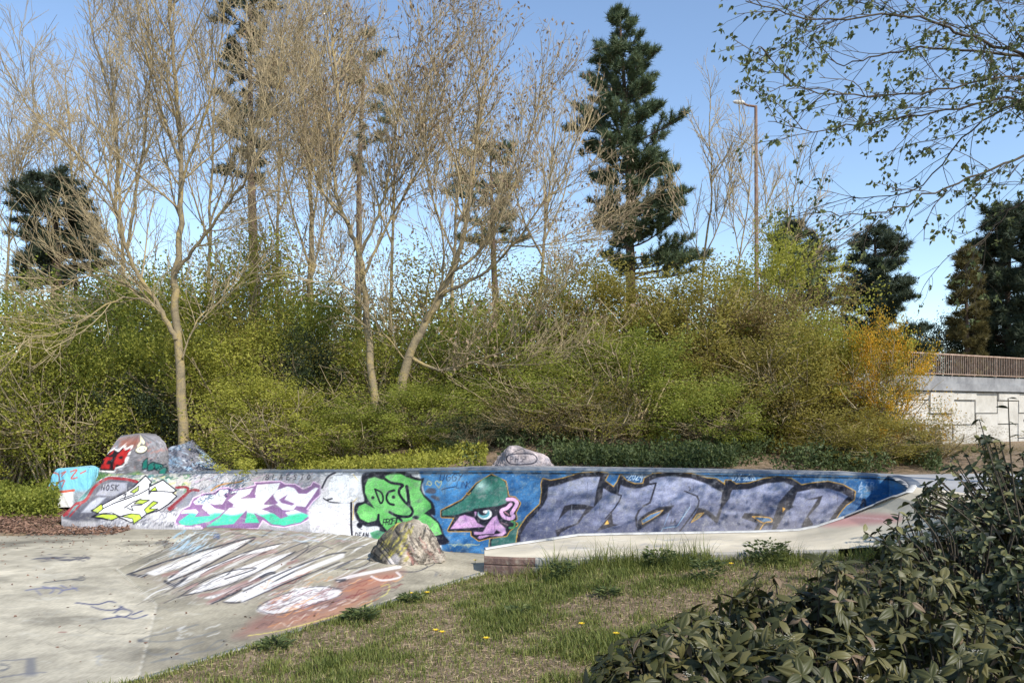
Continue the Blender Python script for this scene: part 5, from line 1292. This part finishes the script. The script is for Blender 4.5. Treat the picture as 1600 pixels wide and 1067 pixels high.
# ------------------------------------------------------------------ lawn
g = np.random.default_rng(12); n = 370000
X = g.uniform(-3.2, 5.2, n); Y = g.uniform(3.0, 8.4, n)
ay = np.interp(X, AO3[:, 0], AO3[:, 1])
e = edge_dist(X, Y)
dens = fbm(X * 1.5, Y * 1.5, 77) * .6 + fbm(X * 5, Y * 5, 78) * .4
near_ap = np.clip(1 - (ay - Y) / .45, 0, 1) * (X > -.2)
p = np.clip((dens - .415) * 6.5, .25, 1) ; p = np.maximum(p, near_ap * np.clip((fbm(X * 2.5, Y, 79) - .3) * 3, 0, 1))
ok = (e > .085) & (Y < ay - .02) & (g.random(n) < p) & (np.abs(X / Y) < .75)
ok |= (e > .03) & (e < .16) & (X < -.2) & (g.random(n) < .75)
X = X[ok]; Y = Y[ok]; dens = dens[ok]; near_ap = near_ap[ok]; n = len(X)
z = lawn_z(X, Y) - .005
h = g.uniform(.015, .048, n) * (1 + 1.6 * np.clip(dens - .5, 0, 1) * 3) * (1 + (2.2 + 2.6 * ((X > .05) & (X < 1.9))) * near_ap * g.random(n) ** 1.5)
az = g.uniform(0, 2 * math.pi, n); lean = g.uniform(.15, .9, n) * h
w_ = g.uniform(.0018, .004, n)
cxv = np.stack([np.cos(az), np.sin(az), np.zeros(n)], 1); px_ = np.stack([-np.sin(az), np.cos(az), np.zeros(n)], 1)
b0 = np.stack([X, Y, z], 1)
mid = b0 + cxv * (lean * .35)[:, None] + np.array([0, 0, 1]) * (h * .6)[:, None]
tip = b0 + cxv * lean[:, None] + np.array([0, 0, 1]) * h[:, None]
V = np.stack([b0 - px_ * w_[:, None], b0 + px_ * w_[:, None], mid + px_ * w_[:, None] * .8, mid - px_ * w_[:, None] * .8, tip], 1).reshape(-1, 3)
i0 = np.arange(n) * 5
F = np.concatenate([np.stack([i0, i0 + 1, i0 + 2], 1), np.stack([i0, i0 + 2, i0 + 3], 1), np.stack([i0 + 3, i0 + 2, i0 + 4], 1)])
tint = np.clip(g.beta(2, 2.6, n) + .9 * (.55 - dens) + .02, 0, 1)
h = h
add('lawn_grass', mk_mesh('lawn_grass', V, F, attrs={'tint': np.repeat(tint, 5)}), L_grass, label='patchy lawn grass with bare soil showing through', cat='grass', kind='stuff')

# dry thatch lying on the soil
n = 70000
X = g.uniform(-3.2, 5.2, n); Y = g.uniform(3.0, 8.4, n); ok = (edge_dist(X, Y) > .08) & (Y < np.interp(X, AO3[:, 0], AO3[:, 1]) - .02) & (np.abs(X / Y) < .75)
X = X[ok]; Y = Y[ok]; n = len(X)
V, F = leaf_quads(np.stack([X, Y, lawn_z(X, Y) + g.uniform(0, .008, n)], 1), g.normal(0, 1, (n, 3)) * np.array([1, 1, .12]), g.uniform(.02, .07, n), g.uniform(.002, .006, n), g)
add('dry_thatch', mk_mesh('dry_thatch', V, F, attrs={'tint': np.repeat(np.clip(g.beta(3, 2, n), 0, 1), 4)}), L_thatch, label='dry straw and dead grass lying on the lawn soil', cat='thatch', kind='stuff')

def lawn_pt(px, py):
    Y = 6.0
    for _ in range(25):
        X = (px - 800) / FPX * Y
        Y = FPX * (CAMZ - float(lawn_z(np.array([X]), np.array([Y]))[0])) / (py - HOR)
    return ((px - 800) / FPX * Y, Y, float(lawn_z(np.array([(px - 800) / FPX * Y]), np.array([Y]))[0]))
# dandelions
hv = []; hf = []
for k in range(26):
    a = k * 2.4; t_ = .35 + .65 * (k % 3) / 2
    d = (math.cos(a) * t_, math.sin(a) * t_, .55)
    b_ = len(hv); s = .016
    hv += [(0, 0, 0), (d[0] * s - d[1] * .004, d[1] * s + d[0] * .004, d[2] * s), (d[0] * s + d[1] * .004, d[1] * s - d[0] * .004, d[2] * s)]; hf.append((b_, b_ + 1, b_ + 2))
flower_me = mk_mesh('flower_head', np.array(hv), np.array(hf)); flower_me.materials.append(M_yel)
DAND = [(742, 877, 'beside the red end of the apron'), (641, 930, 'at the pavement edge, first of a pair'), (667, 929, 'at the pavement edge, second of a pair'), (680, 990, 'in the middle of the lawn'), (690, 993, 'close beside the mid lawn one'), (759, 1003, 'alone on the lawn below the apron corner'),
        (1241, 862, 'at the apron edge near the bushes'), (1142, 884, 'in the grass below the apron'), (908, 980, 'on bare soil before the bushes'), (962, 996, 'right beside the leathery bush')]
for px, py, where in DAND:
    p = lawn_pt(px, py + 6)
    d = root('dandelion', p, 'yellow dandelion ' + where, 'flower', 'dandelions on the lawn')
    V, F = tubes([([(p[0], p[1], p[2]), (p[0] + .004, p[1], p[2] + .05)], [.003, .0025])], lambda r: 5); part('stem', V, F, L_grass, d, attrs={'tint': np.full(len(V), .3)})
    f_ = add('flower_head', flower_me, None, d, loc=(.004, 0, .05)); f_.scale = (1.5, 1.5, 1.3)
# leafy weeds
def weed(px, py, r, nl, label, seed, mat=L_green, up=.5, h=.0):
    p = lawn_pt(px, py); g = np.random.default_rng(seed)
    ro = root('weed', p, label, 'weed', 'weeds in the lawn')
    az = g.uniform(0, 2 * math.pi, nl); rr = g.random(nl) ** .7 * r
    C = np.stack([p[0] + np.cos(az) * rr * .6, p[1] + np.sin(az) * rr * .6, p[2] + g.uniform(0, 1, nl) * (h + r * .25)], 1)
    D = np.stack([np.cos(az), np.sin(az), g.uniform(.1, 1.0, nl) * up], 1)
    V, F = leaf_quads(C, D, g.uniform(.03, .07, nl), g.uniform(.015, .03, nl), g)
    part('leaves', V, F, mat, ro, attrs={'tint': np.repeat(g.random(nl), 4)})
for i, a in enumerate([(430, 1012, .16, 160, 'clump of dark weeds at the pavement kerb low in the picture'), (565, 968, .22, 260, 'wide weed clump at the kerb below the orange paint'), (640, 940, .15, 140, 'weeds beside the pair of dandelions at the kerb'), (1030, 888, .22, 220, 'leafy weeds under the apron, midway along'), (1200, 880, .3, 320, 'broad nettle clump where lawn meets the bushes'), (1105, 905, .2, 180, 'low weeds just left of the nettle clump'), (880, 905, .16, 140, 'leafy weeds just before the red kerb'), (950, 930, .14, 110, 'small rosette weed on the bare soil'), (810, 960, .14, 110, 'small weed in mid lawn')]):
    weed(*a, seed=40 + i, mat=L_weed, h=.12 if i in (3, 4, 5, 6) else .02)

# ------------------------------------------------------------------ leathery leaved shrubs in the foreground
def leaf_mesh(L, Wd, nx_=7, ny_=7, ribs=3, droop=.25, rd=.075):
    t = np.linspace(0, 1, nx_); s = np.linspace(-1, 1, ny_)
    T, S = np.meshgrid(t, s, indexing='ij')
    wid = Wd * .5 * np.sin(np.pi * np.clip(T, 0.02, .985) ** .85) ** .85
    x = T * L; y = S * wid
    z = -droop * L * T ** 2 + .16 * wid * np.abs(S) - rd * Wd * np.cos(S * math.pi * ribs * .5 * 1.33) * np.sin(np.pi * T)
    me = mk_mesh('leaf', np.stack([x, y, z], -1).reshape(-1, 3), grid_faces(nx_, ny_), True, attrs={'tint': np.full(nx_ * ny_, .5)})
    return me
def tinted(me, t, mat):
    m2 = me.copy(); m2.attributes['tint'].data.foreach_set('value', np.full(len(m2.vertices), t, dtype=np.float32)); m2.materials.clear(); m2.materials.append(mat); return m2
VL = [tinted(leaf_mesh(L_ * .88, w * 1.02, droop=dr), t, L_vib) for L_, w, dr, t in ((.105, .044, .25, .3), (.12, .046, .4, .55), (.09, .04, .15, .75), (.11, .042, .5, .95), (.08, .034, .3, .1))]
VL = VL + VL + [tinted(leaf_mesh(.075, .034, droop=.7), .35, L_dry)]
SLv = [tinted(leaf_mesh(L_ * .85, w * .85, 5, 5, 1, dr), t, L_shr) for L_, w, dr, t in ((.075, .042, .2, .2), (.085, .045, .35, .5), (.065, .038, .1, .8), (.07, .04, .3, .97))]

def leathery(label, c, rx, ry, h, n_sh, seed, flowers=4, leaves=VL, name='leathery_shrub', whorl=(5, 7), group='evergreen shrubs in the foreground', cap=290, inner=True, stem_m=None, zmin=.62):
    g = random.Random(seed); ng = np.random.default_rng(seed)
    gz = float(lawn_z(np.array([c[0]]), np.array([c[1]]))[0])
    ro = root(name, (c[0], c[1], gz), label, 'shrub', group)
    ch = []; nleaf = 0; extra = []
    shoots = []
    for k in range(n_sh):
        a = g.uniform(0, 2 * math.pi); r = math.sqrt(g.random())
        x, y = r * math.cos(a), r * math.sin(a)
        lump = 1 + .25 * math.sin(3.1 * x * rx * 2 + seed) * math.cos(2.7 * y * ry * 2 + seed)
        z = h * lump * (1 - r ** 2.4) ** .55 * g.uniform(zmin, 1.05) + .04
        shoots.append((y, x * rx, y * ry, z, a, r))
    shoots.sort()
    for (_, x, y, z, a, r) in shoots:
        d = nrm((math.cos(a) * r * .8 + g.gauss(0, .25), math.sin(a) * r * .8 + g.gauss(0, .25) - .1, 1 - .45 * r))
        foot = (x * .45, y * .45, 0)
        ch.append(([foot, (x * .8, y * .8, z * .55), (x, y, z)], [.007, .006, .004]))
        m_ = g.randint(*whorl); a0 = g.uniform(0, 6.28)
        for j in range(m_):
            for tier in (0, 1):
                if tier and g.random() < .45: continue
                an = a0 + j * 2 * math.pi / m_ + tier * .5 + g.gauss(0, .35)
                el = g.uniform(-.45, .7) - tier * .4
                dirv = Vector((math.cos(an) * math.cos(el), math.sin(an) * math.cos(el), math.sin(el)))
                q = Vector((0, 0, 1)).rotation_difference(Vector(d)); dirv = q @ dirv
                up = (q @ Vector((0, 0, 1)))
                X_ = dirv.normalized(); Y_ = up.cross(X_).normalized(); Z_ = X_.cross(Y_)
                M = Matrix((X_, Y_, Z_)).transposed().to_4x4() @ Euler((g.gauss(0, .25), 0, 0)).to_matrix().to_4x4()
                s = g.uniform(.55, 1.2) * (.85 if tier else 1)
                M = Matrix.Translation(Vector((x, y, z - tier * .035))) @ M @ Matrix.Scale(s, 4)
                extra.append((y + g.random() * .3, M, g.randrange(len(leaves))))
    extra.sort(key=lambda q: (q[1].translation.y - q[1].translation.z * 1.2))
    for k, (_, M, li) in enumerate(extra[:cap]):
        o = bpy.data.objects.new('leaf', leaves[li]); COL.objects.link(o); o.parent = ro; o.matrix_basis = M
    rest = extra[cap:]
    if inner:      # shaded leaves lower in the bush
        for k in range(int(len(extra) * .5)):
            _, M, li = extra[g.randrange(len(extra))]
            M2 = Matrix.Translation((g.gauss(0, .05), g.gauss(0, .05), -g.uniform(.06, .22))) @ M
            if M2.translation.z > .02: rest.append((0, M2, li))
    if rest:
        VS = []; FS = []; TS = []; b_ = 0
        cache = {}
        for _, M, li in rest:
            if li not in cache:
                me = leaves[li]; v = np.empty(len(me.vertices) * 3); me.vertices.foreach_get('co', v)
                tt = np.empty(len(me.vertices)); me.attributes['tint'].data.foreach_get('value', tt)
                nside = int(round(math.sqrt(len(tt)))); v = v.reshape(nside, nside, 3)
                if nside == 7: v = v[::2, ::2]; tt = tt[:16]; nside = 4
                cache[li] = (v.reshape(-1, 3), grid_faces(nside, nside), tt)
            v, f_, tt = cache[li]; Mn = np.array(M)
            VS.append(v @ Mn[:3, :3].T + Mn[:3, 3]); FS.append(f_ + b_); TS.append(tt); b_ += len(v)
        add('lower_leaves', mk_mesh('lower_leaves', np.concatenate(VS), np.concatenate(FS), True, attrs={'tint': np.concatenate(TS)}), leaves[0].materials[0], ro, kind='stuff')
    V, F = tubes(ch, lambda r: 5); add('stems', mk_mesh('stems', V, F, True), stem_m or M_dtwig, ro)
    for k in range(flowers):
        _, x, y, z, a, r = shoots[g.randrange(len(shoots) // 2)]
        pv = []; pf = []
        for j in range(22):
            q = Vector((g.gauss(0, .017), g.gauss(0, .017), .02 + g.uniform(0, .015))); s = .005
            b_ = len(pv); pv += [tuple(q + Vector((s, 0, 0))), tuple(q + Vector((0, s, 0))), tuple(q + Vector((-s, 0, 0))), tuple(q + Vector((0, -s, .002)))]; pf.append((b_, b_ + 1, b_ + 2, b_ + 3))
        add('flower_cluster', mk_mesh('flower_cluster', np.array(pv), np.array(pf)), M_white, ro, loc=(x, y, z))
    return ro
leathery('leathery leaved shrub nearest the lawn, lowest in the picture', (.78, 3.95, 0), .52, .5, .36, 84, 1)
leathery('leathery leaved shrub in the middle of the bottom clump', (1.45, 3.75, 0), .58, .55, .44, 92, 2)
leathery('leathery leaved shrub at the bottom right picture corner', (2.15, 3.7, 0), .58, .55, .44, 92, 3)
leathery('leathery leaved shrub behind the middle one, with cream buds', (1.75, 4.55, 0), .62, .55, .56, 100, 4, 7)
leathery('tallest leathery shrub, in front of the dark bush', (2.25, 4.6, 0), .62, .55, .66, 100, 5, 7)
leathery('small leathery shrub peeping out behind the nearest one', (1.12, 4.5, 0), .47, .42, .38, 60, 6)
leathery('dark glossy evergreen bush at the right picture edge', (4.2, 6.0, 0), 1.0, .75, .62, 420, 7, 0, SLv, 'evergreen_bush', (4, 6), zmin=.12)
leathery('dark evergreen bush between the leathery shrubs and the deck', (3.35, 5.6, 0), .75, .6, .50, 240, 8, 0, SLv, 'evergreen_bush', (4, 6), zmin=.12)
leathery('dark evergreen bush filling the corner behind the tallest leathery shrub', (3.2, 4.75, 0), .6, .5, .55, 150, 9, 0, SLv, 'evergreen_bush', (4, 6), zmin=.12)
# upright leafy twigs before the bridge panels
def spray(label, base, tips_, seed):
    g = random.Random(seed); ro = root('leafy_sapling', base, label, 'shrub', 'leafy saplings at the right edge')
    ch = []; k_ = 0
    for tip in tips_:
        b_ = Vector(base); t_ = Vector(tip); mid = (b_ + t_) * .5 + Vector((g.gauss(0, .06), g.gauss(0, .06), .08))
        pts = Paint.round(np.array([b_, mid, t_]), False, 6)
        ch.append((pts, np.linspace(.008, .003, len(pts))))
        for j in range(8, len(pts)):
            for r_ in range(1 + (g.random() < .35)):
                X_ = Vector((g.gauss(0, 1), g.gauss(0, .7), g.uniform(-.5, .6))).normalized(); Y_ = Vector((0, 0, 1)).cross(X_).normalized(); Z_ = X_.cross(Y_)
                M = Matrix.Translation(Vector(pts[j]) - Vector(base)) @ Matrix((X_, Y_, Z_)).transposed().to_4x4() @ Euler((g.gauss(0, .5), 0, 0)).to_matrix().to_4x4() @ Matrix.Scale(g.uniform(.8, 1.2), 4)
                o = bpy.data.objects.new('leaf', SLv[g.randrange(len(SLv))]); COL.objects.link(o); o.parent = ro; o.matrix_basis = M
    V, F = tubes(ch, lambda r: 5); part('stems', V, F, M_dtwig, ro, True)
Yb_ = 5.4
def tp_(l): return [W(x, y, Yb_ + .25 * math.sin(x)) for x, y in l]
spray('leafy twigs rising in front of the bridge panels', (3.75, 5.5, .4), tp_([(1530, 655), (1575, 622), (1605, 650), (1490, 735), (1455, 765)]), 5)
spray('leafy shoots beside the deck corner', (3.0, 5.3, .4), [W(x, y, 5.2) for x, y in [(1420, 785), (1432, 775), (1405, 800), (1450, 790), (1380, 815), (1350, 830)]], 6)

# ------------------------------------------------------------------ overhanging tree at the right
OV = [dict(per_m=7.5, t0=.06, ang=30, len=.95, rk=.5, rmax=.009, rmin=.0045, seg=5, wan=.10, up=-.02), dict(per_m=9.0, t0=.10, ang=36, len=.36, rk=.6, rmax=.004, rmin=.0026, seg=3, wan=.14, up=-.04)]
OY = 7.2
ro, tips = bare_tree('overhanging_tree', 'branches with young leaves hanging in from the upper right', OY,
  ([(1990, 900), (1985, 600), (1960, 350), (1900, 180), (1800, 60), (1700, -60)], .0, .17, .06),
  [([(1900, 180), (1750, 110), (1600, 85), (1520, 58), (1470, 42), (1400, 22), (1300, 30), (1230, 22), (1165, 2)], -1.0, .034, .006),
   ([(1900, 190), (1720, 110), (1600, 88), (1500, 78), (1420, 78), (1360, 92), (1310, 100), (1270, 62)], .6, .034, .006),
   ([(1920, 230), (1760, 190), (1600, 158), (1500, 168), (1420, 182), (1340, 194), (1270, 205), (1200, 190)], -.4, .028, .005),
   ([(1930, 260), (1780, 220), (1640, 150), (1570, 170), (1500, 220), (1440, 290), (1350, 310), (1290, 318)], .8, .028, .005),
   ([(1950, 330), (1800, 260), (1680, 230), (1600, 245), (1530, 272), (1460, 300), (1400, 325), (1330, 335), (1270, 325)], -.8, .032, .005),
   ([(1960, 360), (1800, 300), (1680, 290), (1600, 312), (1560, 345), (1530, 380), (1480, 400)], .4, .026, .005),
   ([(1880, 150), (1760, 40), (1640, 10), (1540, -20), (1440, -30), (1340, -20), (1280, 10)], -.6, .03, .005),
   ([(1900, 180), (1760, 130), (1640, 120), (1540, 125), (1440, 145), (1330, 150), (1240, 130), (1190, 75)], -1.4, .026, .005)],
  LV=OV, seed=30, twig=M_dtwig, bark=M_dtwig, grow_trunk=False)
g = np.random.default_rng(31)
tips = [t for t in tips]
n = len(tips); m_ = 5
C = np.repeat(np.array([t[0] for t in tips]), m_, 0) + g.normal(0, .018, (n * m_, 3))
D = g.normal(0, .55, (n * m_, 3)) + np.array([-.3, 0, -.7])
V, F = leaf_quads(C, D, g.uniform(.032, .066, n * m_), g.uniform(.022, .042, n * m_), g)
part('young_leaves', V, F, L_young, ro, attrs={'tint': np.repeat(g.random(n * m_), 4)}, kind='stuff')

# ------------------------------------------------------------------ litter on the pavement
g = np.random.default_rng(77); n = 420
X = np.concatenate([g.uniform(-8, -.6, n // 2), g.uniform(-7.5, -4, n - n // 2)]); Y = np.concatenate([g.uniform(5, 10.6, n // 2), g.uniform(9.6, 10.8, n - n // 2)])
ok = edge_dist(X, Y) < -.05; X = X[ok]; Y = Y[ok]; n = len(X)
V, F = leaf_quads(np.stack([X, Y, conc_z(X, Y) + .006], 1), g.normal(0, 1, (n, 3)) * np.array([1, 1, .1]), g.uniform(.015, .05, n), g.uniform(.008, .025, n), g)
add('leaf_litter', mk_mesh('leaf_litter', V, F, attrs={'tint': np.repeat(g.random(n) * .7, 4)}), L_chip, label='dead leaves and twigs scattered on the pavement', cat='litter', kind='stuff')
